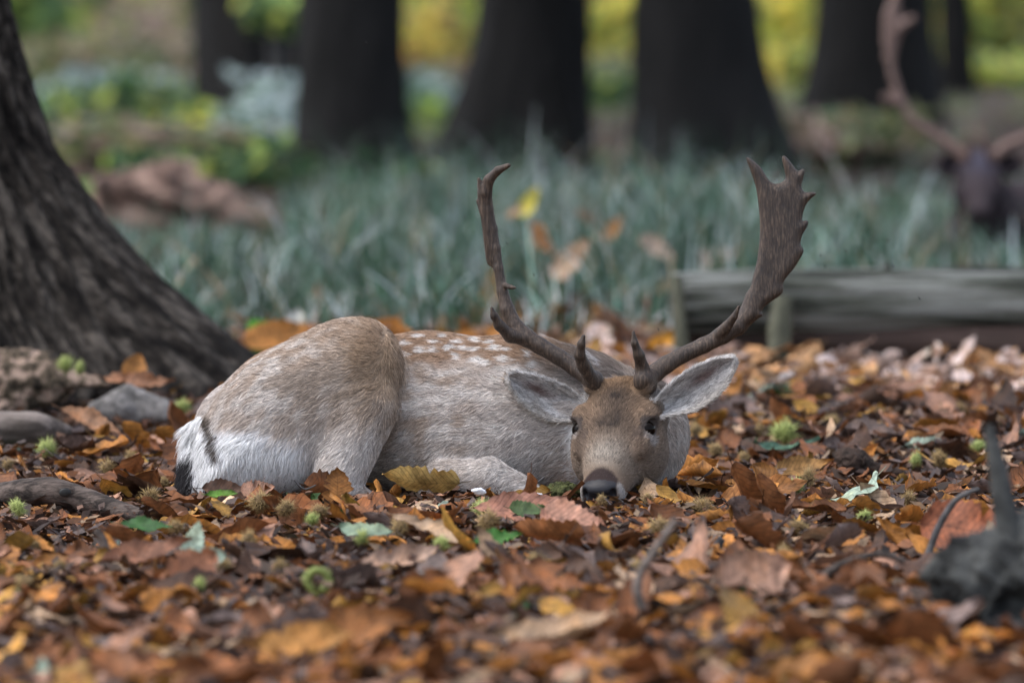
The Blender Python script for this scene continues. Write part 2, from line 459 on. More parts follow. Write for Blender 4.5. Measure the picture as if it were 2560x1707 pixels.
# ------------------------------------------------------------------ trunks
def lump(p, s, seed):
    return mnoise.noise(Vector((p[0] * s + seed * 9.1, p[1] * s, p[2] * s)))
def trunk_mesh(name, c, rad, roots, height, seed, sides=96, rows=70, zpow=1.6, ridge=0.012, nr=40, flare_h=.22, top=0.75):
    """Trunk with buttress roots; roots = [(angle, reach, sharpness)]; flare falls off with height."""
    zs = height * np.linspace(0, 1, rows) ** zpow - 0.04
    th = np.linspace(np.pi, 3 * np.pi, sides, endpoint=False)
    V = np.zeros((rows, sides, 3)); U = np.zeros((rows, sides, 2)); prev = None; run = np.zeros(sides)
    for i, z in enumerate(zs):
        r0 = rad * (1 - (1 - top) * max(z, 0) / height)
        r = np.full(sides, r0)
        for (a, reach, sh, fh) in roots:
            g = np.exp(sh * (np.cos(th - a) - 1))
            r += reach * g * np.interp(max(z, 0) / fh, FL_Z, FL_R)
        if prev is not None: run = run + np.sqrt((r - prev[0]) ** 2 + (z - prev[1]) ** 2)
        prev = (r.copy(), z)
        U[i, :, 0] = th * (.6 + 1.0 * (r > .45)) if False else th; U[i, :, 1] = run
        ph = th + 0.05 * np.sin(z * 5 + seed) + 0.02 * np.sin(z * 17 + 3 * th)
        for k in range(sides):
            w = mnoise.noise(Vector((ph[k] * nr * 0.36, z * 1.7, seed * 3.7)))
            w2 = mnoise.noise(Vector((ph[k] * nr * 0.8, z * 9.0, seed * 1.7 + 5)))
            rr = r[k] + ridge * (min(abs(w) * 2.6, .62) + .16 * w2 - 0.5) + 0.01 * lump((ph[k], z * 3, 0), 2, seed)
            V[i, k] = (c[0] + rr * math.cos(th[k]), c[1] + rr * math.sin(th[k]), z)
    I = np.arange(rows * sides).reshape(rows, sides)
    F = np.stack([I[:-1].ravel(), np.roll(I, -1, 1)[:-1].ravel(), np.roll(I, -1, 1)[1:].ravel(), I[1:].ravel()], 1)
    return mesh_np(name, V.reshape(-1, 3), F, None, U.reshape(-1, 2))
# fall-off of a buttress root with height (1 at the ground)
FL_Z = np.array([0, .03, .11, .255, .41, .57, .77, 1.0, 1.6, 3.0])
FL_R = np.array([1, .99, .84, .585, .363, .215, .11, .03, 0.0, 0.0])

def leaf_cloud(center, rad, n, size, cols, r, flat=0.0, clump=14):
    """Leaf-sized faces spread through an ellipsoid in clumps; returns verts, quads, colours."""
    c = np.array(center)
    cl = r.normal(0, .55 if clump < 30 else .75, (clump, 3))
    if clump < 30: cl /= np.maximum(np.linalg.norm(cl, axis=1), .9)[:, None]
    P = cl[r.integers(0, clump, n)] + r.normal(0, .26 if clump < 30 else .20, (n, 3))
    P = c + P * np.array(rad)
    P[:, 2] = np.maximum(P[:, 2], .01)
    a = r.normal(0, 1, (n, 3)); a[:, 2] *= .5; a /= np.linalg.norm(a, axis=1)[:, None]
    up = r.normal(0, .55, (n, 3)) + np.array((0, 0, 1.0))
    b = np.cross(up, a); b /= np.maximum(np.linalg.norm(b, axis=1), 1e-6)[:, None]
    s = size * r.uniform(.6, 1.4, n)[:, None]
    V = np.stack([P - a * s, P - b * s * .5, P + a * s, P + b * s * .5], 1).reshape(-1, 3)
    F = np.arange(4 * n).reshape(n, 4)
    cols = np.array(cols)
    C = cols[r.integers(0, len(cols), n)] * r.uniform(.7, 1.3, (n, 1))
    return V, F, np.repeat(C, 4, 0)

def tree(name, label, c, rad, roots, height, seed, mat, crown_r, crown_n, group=None, near=False, cols=((.05, .09, .02), (.10, .13, .03), (.16, .14, .04))):
    root = empty(name, (c[0], c[1], 0))
    tag(root, label, 'tree', group)
    kw = dict(sides=420, rows=230, zpow=1.9, ridge=.050, nr=62) if near else dict(sides=72, rows=46, ridge=.02, nr=26)
    link('trunk', trunk_mesh('trunk', c, rad, roots, height, seed, **kw), mat, root)
    r = np.random.default_rng(seed)
    cr = empty('crown', (c[0], c[1], height)); cr.parent = root; cr.matrix_parent_inverse = Matrix.Translation(-Vector(root.location))
    Vs, Fs, Cs = [], [], []
    off = 0
    for k in range(5):
        a = 2 * math.pi * k / 5 + r.uniform(-.4, .4)
        L = crown_r * r.uniform(.6, .9)
        p0 = np.array((c[0], c[1], height * .93)); p1 = p0 + np.array((math.cos(a) * L * .4, math.sin(a) * L * .4, L * .35)); p2 = p0 + np.array((math.cos(a) * L, math.sin(a) * L, L * .55))
        link('limb', tube_mesh('limb', [p0, p1, p2], [rad * .38, rad * .25, rad * .08], 8, 4, .08, 4, seed + k), mat, cr)
        V, F, C = leaf_cloud(p2, (crown_r * .5, crown_r * .5, crown_r * .3), crown_n // 5, .11, cols, r)
        Vs.append(V); Fs.append(F + off); Cs.append(C); off += len(V)
    link('foliage', mesh_np('foliage', np.concatenate(Vs), np.concatenate(Fs), np.concatenate(Cs)), M['foliage'], cr, False)
    return root

# the leaning-rooted tree beside the deer
LT = W(-235, 978, 20.5)
tree('tree', 'big tree with dark furrowed bark and a long root flaring down beside the deer', (LT[0], LT[1]), .20,
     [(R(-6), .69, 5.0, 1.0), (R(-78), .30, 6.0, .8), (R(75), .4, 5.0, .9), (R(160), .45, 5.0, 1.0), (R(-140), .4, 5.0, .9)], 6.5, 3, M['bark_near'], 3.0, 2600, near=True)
# trunks behind the grass: (px of left edge, px of right edge near the top, distance, roots)
def trunk_at(pl, pr, Y, roots, label, seed, h=7.0):
    x0, x1 = W(pl, 100, Y)[0], W(pr, 100, Y)[0]
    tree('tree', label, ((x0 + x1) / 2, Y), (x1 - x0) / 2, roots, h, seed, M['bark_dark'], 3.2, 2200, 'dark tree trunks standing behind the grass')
trunk_at(480, 745, 41.0, [(R(-90), .1, 4, .8)], 'dark trunk rising behind pale bluish ferns, farthest from the log', 11)
trunk_at(745, 1010, 34.0, [(R(0), .10, 4, .5), (R(190), .05, 4, .6)], 'dark straight trunk next to the one behind the pale ferns', 12)
trunk_at(1210, 1476, 34.8, [(R(180), .26, 4, .9), (R(-60), .1, 4, .6)], 'dark trunk whose root spreads towards the fern-side trees, above the antler tip', 13)
trunk_at(1578, 1880, 34.4, [(R(0), .24, 4, .9), (R(-110), .1, 4, .6)], 'broad black trunk with a root flaring towards the log, behind the broad antler', 14)
trunk_at(2046, 2335, 42.0, [(R(180), .12, 4, .9), (R(20), .1, 4, .6)], 'dark trunk standing behind the antlers of the second deer', 15)
trunk_at(2345, 2425, 47.0, [(R(0), .05, 4, .9)], 'thin dark trunk just behind the head of the second deer', 16)

# ------------------------------------------------------------------ low undergrowth beyond the trunks
MIXED = dict(yellow=('yellow', 'lime', 'olive'), lime=('lime', 'yellow', 'green', 'olive'), green=('green', 'lime', 'dark'), pale=('pale', 'green', 'pale'), olive=('olive', 'pink', 'green'), pink=('pink', 'olive', 'pink'), orange=('orange', 'yellow', 'olive'))
GREENS = dict(
    yellow=((.82, .72, .12), (.68, .68, .14), (.84, .62, .15), (.50, .54, .11)),
    lime=((.38, .52, .10), (.56, .62, .14), (.24, .38, .11)),
    green=((.07, .15, .07), (.12, .20, .10), (.05, .11, .05)),
    pale=((.42, .52, .52), (.34, .44, .42), (.50, .58, .60)),  # pale bluish tone stands for sky reflected on the leaves
    olive=((.20, .22, .09), (.28, .25, .12), (.16, .17, .08)),
    pink=((.42, .30, .27), (.36, .27, .22), (.30, .26, .20)),
    orange=((.55, .30, .08), (.48, .33, .10)),
    dark=((.03, .05, .03), (.05, .07, .04)),
)
def shrub(px, py, Y, w, h, kind, label, n=900, size=.05, seed=0, name='shrub', cat='shrub'):
    """Low leafy plant whose mass sits around photo position (px, py) at distance Y; w, h in photo pixels."""
    s = Y / FPX
    p = W(px, py, Y)
    r = np.random.default_rng(1000 + seed)
    rad = (w * s * 1.25, max(w * s, .3) * 1.3, h * s * 1.15)
    zc = max(p[2], rad[2] * .5)
    root = empty(name, (p[0], p[1], 0)); tag(root, label, cat, 'leafy undergrowth beyond the trunks')
    V, F, C = leaf_cloud((p[0], p[1], zc), rad, n, size, GREENS[kind] + sum((GREENS[k] for k in MIXED[kind]), ()), r, clump=60)
    link('foliage', mesh_np('foliage', V, F, C), M['foliage'], root, False)
    for k in range(5):
        a = r.uniform(0, 6.28)
        e = np.array((p[0] + math.cos(a) * rad[0] * .6, p[1] + math.sin(a) * rad[1] * .6, zc + rad[2] * .3))
        link('stem', tube_mesh('stem', [(p[0], p[1], -.02), ((p[0] + e[0]) / 2, (p[1] + e[1]) / 2, e[2] * .65), e], [.012, .009, .004], 5, 3, .05, 5, k), M['twig_dark'], root)
    return root
SH = [
    (180, 60, 62, 200, 90, 'lime', 'lime green shrub far behind the big leaning-rooted tree'),
    (40, 30, 52, 110, 80, 'green', 'green shrub close behind the big tree with furrowed bark'),
    (420, 30, 66, 120, 70, 'yellow', 'yellow green shrub far off beside the trunk behind the pale ferns'),
    (190, 230, 50, 170, 60, 'olive', 'olive brown low shrub behind the big tree'),
    (330, 150, 56, 120, 90, 'pink', 'pinkish dry shrub far off, left of the trunk behind the ferns'),
    (350, 270, 42, 150, 40, 'green', 'green low plant in front of the olive shrub'),
    (500, 370, 38, 170, 40, 'lime', 'lime green low plant between the rotting log and the pale ferns'),
    (290, 250, 47, 110, 28, 'pale', 'pale bluish plant in the open between big tree and ferns'),
    (690, 25, 39.5, 40, 26, 'green', 'green leaves hanging in front of the trunk behind the pale ferns'),
    (540, 10, 42, 40, 30, 'olive', 'olive leaves against the edge of the trunk behind the pale ferns'),
    (670, 240, 39, 36, 24, 'pale', 'pale bluish fern standing up in front of a dark trunk'),
    (660, 325, 38, 95, 34, 'pale', 'wide pale bluish fern at the foot of a dark trunk'),
    (540, 330, 39, 60, 22, 'pale', 'low pale bluish fern beside the wide fern'),
    (1090, 60, 62, 90, 110, 'lime', 'lime green shrub showing between two dark trunks above the narrow antler'),
    (1130, 160, 66, 80, 80, 'yellow', 'yellow shrub showing between two dark trunks left of the narrow antler tip'),
    (1060, 225, 58, 70, 50, 'orange', 'orange tinted shrub low between two dark trunks'),
    (1065, 285, 47, 55, 28, 'pale', 'pale bluish fern low between two dark trunks'),
    (1070, 345, 42, 60, 30, 'green', 'green low plant between two dark trunks at the back of the grass'),
    (1525, 60, 64, 60, 90, 'olive', 'olive shrub in the gap between two broad dark trunks'),
    (1535, 190, 60, 56, 70, 'yellow', 'yellow shrub in the gap between two broad dark trunks'),
    (1535, 310, 46, 60, 40, 'green', 'dull green plant at the foot of the gap between two broad trunks'),
    (1960, 40, 66, 100, 70, 'lime', 'lime green shrub above the broad antler between two trunks'),
    (1955, 190, 60, 90, 80, 'yellow', 'bright yellow shrub above the broad antler between two trunks'),
    (1945, 290, 50, 80, 40, 'yellow', 'low golden shrub at the foot of the gap above the broad antler'),
    (2040, 350, 37, 110, 26, 'pink', 'dull brown low plants in front of the trunk by the second deer'),
    (2160, 335, 37, 80, 30, 'olive', 'olive tuft in front of the trunk by the second deer'),
    (2470, 60, 54, 110, 90, 'lime', 'bright green shrub above the head of the second deer'),
    (2540, 60, 60, 60, 80, 'yellow', 'yellow green shrub above the hidden antler of the second deer'),
    (2500, 230, 58, 110, 90, 'olive', 'soft olive green shrub right behind the second deer'),
    (2480, 300, 50, 90, 40, 'lime', 'pale lime plant behind the ears of the second deer'),
    (2360, 20, 60, 60, 70, 'green', 'green shrub between thin trunk and second deer antler'),
    (60, 130, 70, 150, 80, 'olive', 'faded olive shrub in the far distance behind the big tree'),
    (1110, -20, 75, 130, 90, 'lime', 'tall lime shrub in the far distance above the narrow antler'),
    (1520, -30, 75, 90, 80, 'yellow', 'far yellow shrub high in the gap between the broad trunks'),
    (1960, 110, 74, 120, 90, 'lime', 'far lime shrub behind the bright yellow one above the broad antler'),
    (2460, 140, 72, 150, 110, 'lime', 'far lime shrub in the distance behind the second deer'),
    (620, 420, 34, 160, 24, 'green', 'low green plant right of the reddish brown rotting log'),
    (330, 350, 36, 140, 26, 'olive', 'low olive plant behind the reddish brown rotting log'),
]
for i, (px, py, Y, w, h, kind, lab) in enumerate(SH):
    shrub(px, py, Y, w, h, kind, lab, n=int(500 + w * h * .05), size=.035 + .0006 * Y, seed=i)

# ------------------------------------------------------------------ logs, posts, stones
def log_thing(name, label, cat, pts, rads, mat, sides=28, sub=14, rough=.06, fs=5, seed=0, stubs=(), flat=1.0):
    o = link(name, tube_mesh(name, pts, rads, sides, sub, rough, fs, seed, flat=flat), mat)
    tag(o, label, cat)
    for (p, r) in stubs: link('stub', tube_mesh('stub', p, r, 8, 4, .1, 20, seed), mat, o)
    return o
LY = 22.1
lw = lambda px, py, dy=0: W(px, py, LY + dy)
log_thing('log', 'long pale weathered log lying on top of a darker log behind the deer', 'log',
          [lw(1682, 756), lw(1950, 750), lw(2230, 752), lw(2560, 752), lw(2900, 756)], np.array([76, 80, 80, 82, 84]) * LY / FPX, M['log_grey'], 64, 26, .13, (1.3, 26, 26), 5,
          stubs=[([lw(2210, 700), lw(2218, 668), lw(2222, 655)], [.016, .013, .006])])
log_thing('log', 'dark brown log on the ground beneath the pale weathered log', 'log',
          [lw(1720, 846, .06), lw(2150, 842, .02), lw(2500, 850, .0), lw(2900, 858)], np.array([50, 56, 62, 62]) * LY / FPX, M['log_brown'], 36, 16, .20, (1.4, 26, 26), 6)
log_thing('post', 'short greenish post driven in by the cut end of the pale log', 'post', [lw(1706, 905, -.12), lw(1700, 800, -.12), lw(1690, 690, -.1)], np.array([19, 17, 14]) * LY / FPX, M['post'], 14, 8, .18, 20, 7)
log_thing('post', 'leaning greenish post propped against the middle of the pale log', 'post', [lw(1945, 905, -.16), lw(1950, 810, -.13), lw(1958, 742, -.12)], np.array([32, 30, 22]) * LY / FPX, M['post'], 14, 8, .20, 20, 8)
BY = 29.5
bw = lambda px, py, dy=0: W(px, py, BY + dy)
def blob_thing(name, label, cat, Y, prims, lo, hi, h, mat, pxy, rough=4.0, rs=22.0, seed=0, group=None, parent=None):
    """Irregular solid sculpted in place; units are photo pixels at distance Y."""
    tr, s, _ = frame_at(pxy[0], pxy[1], Y)
    f = Field(lo, hi, h)
    for p in prims: f.add(p[0], p[1], len(p) > 2 and p[2])
    V, Q = f.mesh(0)
    n = np.array([mnoise.noise(Vector(v / rs) + Vector((seed, 0, 0))) + .6 * mnoise.noise(Vector(v / rs * 2.6)) for v in V])
    c = V.mean(0); d = V - c; d /= np.maximum(np.linalg.norm(d, axis=1), 1e-6)[:, None]
    V = V + d * (n * rough)[:, None]
    o = link(name, mesh_np(name, tr(V), Q[:, ::-1]), mat, parent)
    if parent is None: tag(o, label, cat, group)
    return o
M['pinkish_log'] = mat_noise('pinkish_log', [(.38, (.022, .014, .012)), (.50, (.20, .13, .105)), (.62, (.50, .34, .27))], 9, .85, 1.0, .03)
blob_thing('fallen_log', 'broken reddish brown rotting log with a dark hollow behind the grass beside the big tree', 'log', 29.2,
           [(rcone((270, 470, 40), (420, 470, 40), 34, 62), 0), (rcone((400, 470, 40), (560, 520, 60), 58, 54), 20), (rcone((540, 520, 60), (760, 580, 90), 50, 26), 20), (rcone((330, 440, 30), (470, 430, 30), 16, 26), 14),
            (rcone((250, 530, 60), (420, 560, 60), 40, 50), 10), (ellip((290, 520, -20), (70, 38, 60)), 8, True), (ellip((470, 560, -10), (60, 24, 50)), 8, True)],
           (180, 370, -60), (820, 660, 180), 7, M['pinkish_log'], (420, 560), 22, 34, 12)
blob_thing('rotten_stump', 'rotting pinkish wood chunk with dark hollows at the foot of the big tree', 'stump', 19.75,
           [(rcone((-120, 960, 40), (120, 950, 30), 74, 66), 0), (rcone((60, 915, 20), (235, 955, 0), 26, 16), 20), (rcone((150, 952, -10), (272, 962, -20), 20, 6), 10),
            (rcone((-30, 900, 30), (120, 905, 30), 34, 22), 20), (rcone((-60, 1010, 20), (60, 1000, 20), 60, 40), 20),
            (ellip((100, 1000, -60), (42, 34, 50)), 8, True), (ellip((-10, 985, -60), (26, 55, 45)), 8, True), (ellip((190, 1000, -20), (44, 26, 60)), 8, True)],
           (-220, 840, -120), (300, 1090, 150), 4.5, M['rotten'], (60, 1030), 9, 20, 2)
blob_thing('stone', 'grey pointed stone between the rotting wood and the deer', 'stone', 19.5,
           [(rcone((240, 1030, 10), (400, 1032, 10), 26, 34), 0), (rcone((300, 1010, 10), (318, 962, 10), 50, 4), 10), (rcone((318, 975, 5), (405, 1020, 5), 16, 24), 12), (rcone((318, 975, 5), (250, 1020, 5), 12, 20), 12)],
           (200, 930, -80), (450, 1090, 90), 4.5, M['stone'], (325, 1045), 5, 34, 4)
log_thing('wood_slab', 'smooth grey slab of weathered wood lying below the rotting chunk', 'wood', [W(-160, 1080, 18.7), W(-20, 1072, 18.7), W(90, 1070, 18.7), W(172, 1078, 18.75)], np.array([44, 44, 40, 14]) * 18.7 / FPX,
          M['wood_grey'], 22, 12, .08, 16, 3)
stk = log_thing('stick', 'thick brown stick with a round knot on the leaves by the rump', 'stick', [W(-90, 1258, 17.0), W(20, 1234, 16.95), W(120, 1226, 16.92), W(210, 1248, 16.9), W(300, 1276, 16.86), W(352, 1288, 16.84)],
                np.array([30, 31, 35, 30, 24, 16]) * 17 / FPX, M['stick'], 20, 12, .06, 40, 4)
kc = W(163, 1230, 16.888)
for rr, nm, dz, mt in ((.0155, 'knot', 0, 'stick'), (.0095, 'knot_hollow', -.004, 'fly')):
    a = np.linspace(0, 2 * np.pi, 18, endpoint=False)
    ring = np.stack([kc[0] + 1.35 * rr * np.cos(a), np.full(18, kc[1] + dz), kc[2] + rr * np.sin(a)], 1)
    ring2 = np.stack([kc[0] + .9 * rr * np.cos(a), np.full(18, kc[1] + dz - .006), kc[2] + .62 * rr * np.sin(a)], 1)
    V = np.concatenate([ring, ring2, [[kc[0], kc[1] + dz - .002, kc[2]]]])
    F4 = [(i, (i + 1) % 18, 18 + (i + 1) % 18, 18 + i) for i in range(18)]
    F3 = [(18 + i, 18 + (i + 1) % 18, 36) for i in range(18)]
    link(nm, mesh_np(nm, V, [np.array(F4), np.array(F3)]), M[mt], stk)

blob_thing('rotten_wood', 'crumbling dark brown lump of rotten wood among leaves right of the deer', 'wood', 17.9,
           [(ellip((2130, 1152, 0), (42, 30, 40)), 0), (rcone((2140, 1165, 0), (2260, 1185, 0), 24, 10), 12), (rcone((2100, 1140, 0), (2120, 1130, 0), 18, 12), 8)],
           (2060, 1090, -70), (2300, 1220, 70), 3.6, M['rot_dark'], (2150, 1180), 9, 14, 6)
blob_thing('moss_clump', 'dark mossy clump between the folded foreleg and the nose', 'moss', 17.05,
           [(ellip((1408, 1232, 0), (44, 28, 40)), 0), (ellip((1385, 1240, 0), (34, 20, 30)), 8)], (1330, 1180, -60), (1470, 1280, 60), 3.2, M['moss'], (1408, 1240), 8, 9, 8)
blob_thing('tree_root', 'dark broken root lump in the blurred foreground on the right', 'root', 13.9,
           [(ellip((2480, 1440, 20), (150, 110, 120)), 0), (rcone((2560, 1400, 40), (2760, 1330, 60), 100, 150), 40), (rcone((2400, 1380, 0), (2560, 1350, 0), 38, 30), 30), (rcone((2560, 1520, 0), (2800, 1560, 0), 130, 160), 40),
            (ellip((2540, 1520, -120), (60, 50, 60)), 12, True)],
           (2280, 1180, -220), (2960, 1760, 260), 9, M['root_dark'], (2500, 1480), 40, 42, 9)
# ------------------------------------------------------------------ rush grass between the log and the trunks
def blades(base, h, w, lean_a, lean, cols, droop):
    n = len(base); K = 5
    V = np.zeros((n, K, 2, 3)); d = np.stack([np.cos(lean_a), np.sin(lean_a)], 1)
    fa = rng.uniform(0, np.pi, n); sd = np.stack([np.cos(fa), np.sin(fa) * .5, np.zeros(n)], 1)
    for k in range(K):
        s = k / (K - 1)
        off = lean * h * (s ** 1.7)
        c = np.stack([base[:, 0] + d[:, 0] * off, base[:, 1] + d[:, 1] * off, base[:, 2] + h * (s - droop * s ** 3)], 1)
        wd = (w * (1 - s ** 2 * .93) * .5)[:, None]
        V[:, k, 0] = c - sd * wd; V[:, k, 1] = c + sd * wd
    I = np.arange(n * K * 2).reshape(n, K, 2)
    F = np.stack([I[:, :-1, 0].ravel(), I[:, :-1, 1].ravel(), I[:, 1:, 1].ravel(), I[:, 1:, 0].ravel()], 1)
    C = np.repeat(cols, K * 2, 0)
    return V.reshape(-1, 3), F, C
def grass_field(name, label, n, sampler, hfun, palette, wts):
    px, d = sampler(n)
    x = (px - 1280) / FPX * d
    # tufts
    nt_ = n // 60
    tx = x[:nt_]; td = d[:nt_]
    k = rng.integers(0, nt_, n)
    x = tx[k] + rng.normal(0, .06, n); y = td[k] + rng.normal(0, .09, n)
    h = hfun(x / y * FPX + 1280, y) * rng.uniform(.45, 1.15, n)
    h = np.minimum(h, .42)
    ok = h > .03
    x, y, h = x[ok], y[ok], h[ok]; n = len(x)
    tt = rng.uniform(.55, 1.45, nt_)[k][ok]
    cols = np.clip(np.array(palette)[rng.choice(len(palette), n, p=wts)] * rng.uniform(.7, 1.3, (n, 1)) * tt[:, None], 0, .85)
    V, F, C = blades(np.stack([x, y, gz(x, y) - .01], 1), h, rng.choice([.0035, .005, .009], n, p=(.40, .36, .24)) * rng.uniform(.8, 1.2, n), rng.uniform(0, 6.28, n), np.minimum(np.abs(rng.normal(.3, .6, n)), .3 / h), cols, rng.uniform(.0, .35, n))
    o = link(name, mesh_np(name, V, F, C), M['grass'], None, False)
    tag(o, label, 'grass', kind='stuff')
GP = [(.014, .050, .022), (.040, .11, .055), (.18, .30, .24), (.66, .77, .78), (.45, .32, .18)]  # the whitish blue entry paints sky highlights onto some blades
def samp(n):
    px = rng.uniform(-900, 3500, n); d = rng.uniform(22.9, 35.5, n)
    keep = ~((px > 1640) & (d < 22.9)) & ~((px > 2290) & (d < 27.8) & (rng.random(n) < .6)) & ~((px < 300) & (d < 24))
    return np.where(keep, px, 1100 + rng.normal(0, 200, n)), np.where(keep, d, rng.uniform(25, 33, n))
def hf(px, d):
    h = np.interp(d, [22.9, 24.5, 27.5, 30, 32, 35.5], [.17, .27, .31, .20, .12, .05])
    h = h * (.85 + .35 * np.sin(px * .006 + 1) * np.sin(d * .9) + .25 * np.sin(px * .021 + d * 2.1))
    h = np.where((px < 720) & (d > 25.5), h * .45, h)
    h = np.where((px > 1950) & (d > 27), h * .8, h)
    h = np.where((px > 2290) & (d < 28), h * .55, h)
    return h * np.where(rng.random(len(px)) < .05, 1.6, 1.0) * np.where((rng.random(len(px)) < .07) & (d > 29) & (px > 760) & (px < 2300), 2.6, 1.0)
grass_field('grass', 'tall blue-green rush grass growing behind the deer', 44000, samp, hf, GP, (.46, .27, .12, .11, .04))
def samp2(n):
    return rng.uniform(-400, 3000, n), rng.uniform(36.5, 60, n)
grass_field('grass', 'short sparse green undergrowth on the ground beyond the trunks', 9000, samp2, lambda p, d: np.full(len(p), .12), [(.10, .20, .06), (.22, .30, .10), (.30, .36, .33), (.32, .24, .16)], (.3, .25, .2, .25))
# ------------------------------------------------------------------ the resting buck
D_TR, D_S, D_AX = frame_at(1280, 1240, 17.0)      # one unit = one photograph pixel at 17 m (about 0.77 mm)

def unit(v):
    v = np.array(v, float); return v / np.linalg.norm(v)
def sstep(a, b, x):
    t = np.clip((x - a) / (b - a), 0, 1); return t * t * (3 - 2 * t)

class Head:
    """Head frame: y from the poll to the nose, x across (to the animal's left), z off the face."""
    def __init__(s, poll, nose, yaw, k=1.0):
        s.o = np.array(poll, float)
        s.ey = unit(np.array(nose, float) - s.o)
        ex = np.array((math.cos(yaw), 0, -math.sin(yaw)))
        s.ex = unit(ex - s.ey * (ex @ s.ey))
        s.ez = np.cross(s.ex, s.ey)
        if s.ez[1] > 0: s.ez = -s.ez
        s.k = k
    def at(s, x, y, z):
        return s.o + s.k * (s.ex * x + s.ey * y + s.ez * z)
    def local(s, P):
        q = (P - s.o) / s.k
        return np.stack([q @ s.ex, q @ s.ey, q @ s.ez], -1)
    def skull(s):
        keys = [(-66, 30, -70, -100), (-50, 66, -44, -138), (-15, 92, -12, -175), (25, 99, 6, -195), (80, 103, 12, -205),
                (140, 100, 10, -196), (185, 88, 7, -176), (235, 71, 5, -148), (290, 57, 3, -122), (325, 52, 0, -112), (348, 50, -8, -106), (362, 45, -20, -98), (374, 34, -36, -88), (381, 14, -52, -74)]
        k = s.k
        return loft(s.o, s.ex, s.ey, s.ez, [(a * k, b * k, c * k, d * k) for a, b, c, d in keys], 2.25)
    def prims(s):
        k = s.k; Rm = [s.ex, s.ey, s.ez]
        P = []
        for sg in (-1, 1):
            P.append((ellip(s.at(sg * 86, 110, -18), (24 * k, 36 * k, 22 * k), Rm), 26 * k, False))     # brow ridge
            P.append((ellip(s.at(sg * 74, 150, -112), (48 * k, 76 * k, 80 * k), Rm), 30 * k, False))   # cheek muscle
            P.append((ellip(s.at(sg * 80, 192, -30), (18 * k, 34 * k, 18 * k), Rm), 22 * k, False))    # cheekbone below the eye
            P.append((ellip(s.at(sg * 62, 18, 2), (26 * k, 26 * k, 22 * k), Rm), 16 * k, False))       # pedicle
        for sg in (-1, 1):
            P.append((ellip(s.at(sg * 103, 142, -19), (16 * k, 23 * k, 16 * k), Rm), 6 * k, True))     # eye opening
            P.append((ellip(s.at(sg * 89, 178, -6), (7 * k, 18 * k, 8 * k), Rm), 8 * k, True))      # tear groove
        P.append((ellip(s.at(0, 348, -16), (39 * k, 22 * k, 16 * k), Rm), 12 * k, False))            # nose pad
        for sg in (-1, 1):
            P.append((ellip(s.at(sg * 39, 338, -42), (14 * k, 27 * k, 25 * k), Rm), 12 * k, False))    # nostril wing
            P.append((ellip(s.at(sg * 36, 366, -24), (8 * k, 16 * k, 14 * k), Rm), 5 * k, True))       # nostril
        return P

class Ear:
    def __init__(s, base, tip, face, L, Wd, cup, bend=0.0):
        s.o = np.array(base, float); s.ey = unit(np.array(tip, float) - s.o)
        f = np.array(face, float); s.ez = unit(f - s.ey * (f @ s.ey)); s.ex = np.cross(s.ey, s.ez)
        s.L = np.linalg.norm(np.array(tip, float) - s.o); s.W = Wd; s.cup = cup; s.bend = bend
        s.prof = np.array([(-0.12, .38), (0, .50), (.15, .76), (.3, .95), (.45, 1.0), (.6, .95), (.75, .79), (.88, .56), (.96, .36), (1.0, .20)])
    def local(s, P):
        q = P - s.o
        return np.stack([q @ s.ex, q @ s.ey, q @ s.ez], -1)
    def prim(s):
        L, Wd = s.L, s.W
        def fn(X, Y, Z):
            px, py, pz = X - s.o[0], Y - s.o[1], Z - s.o[2]
            x = px * s.ex[0] + py * s.ex[1] + pz * s.ex[2]
            y = px * s.ey[0] + py * s.ey[1] + pz * s.ey[2]
            z = px * s.ez[0] + py * s.ez[1] + pz * s.ez[2]
            t = y / L
            x = x - s.bend * 4 * t * (1 - t)
            w = Wd * np.interp(t, s.prof[:, 0], s.prof[:, 1])
            u = np.clip(x / w, -1.3, 1.3)
            zc = s.cup * (u * u - 0.85) * np.interp(t, (0, .3, 1), (1.25, 1.0, .15)) - 6
            th = np.interp(t, (-.1, .15, .5, 1), (16, 9, 6.5, 5.5))
            slope = 1 / np.sqrt(1 + (2 * s.cup * u / w) ** 2)
            d = np.maximum((np.abs(z - zc)) * slope - th, (np.abs(x) - w) * 0.9)
            return np.maximum(d, np.maximum(-0.12 * L - y, y - L))
        m = L * 1.1
        c = s.o + s.ey * L * .5
        return fn, (c - m * .75, c + m * .75)

HD = Head((1553, 947, 118), (1494, 1214, -108), R(16))
EAR_R = Ear(HD.at(98, 42, -62), (1838, 896, 70), (-.25, .15, -1), 0, 49, 34, 8)
EAR_L = Ear(HD.at(-98, 50, -66), (1272, 938, 90), (.30, .05, -1), 0, 49, 32, -10)

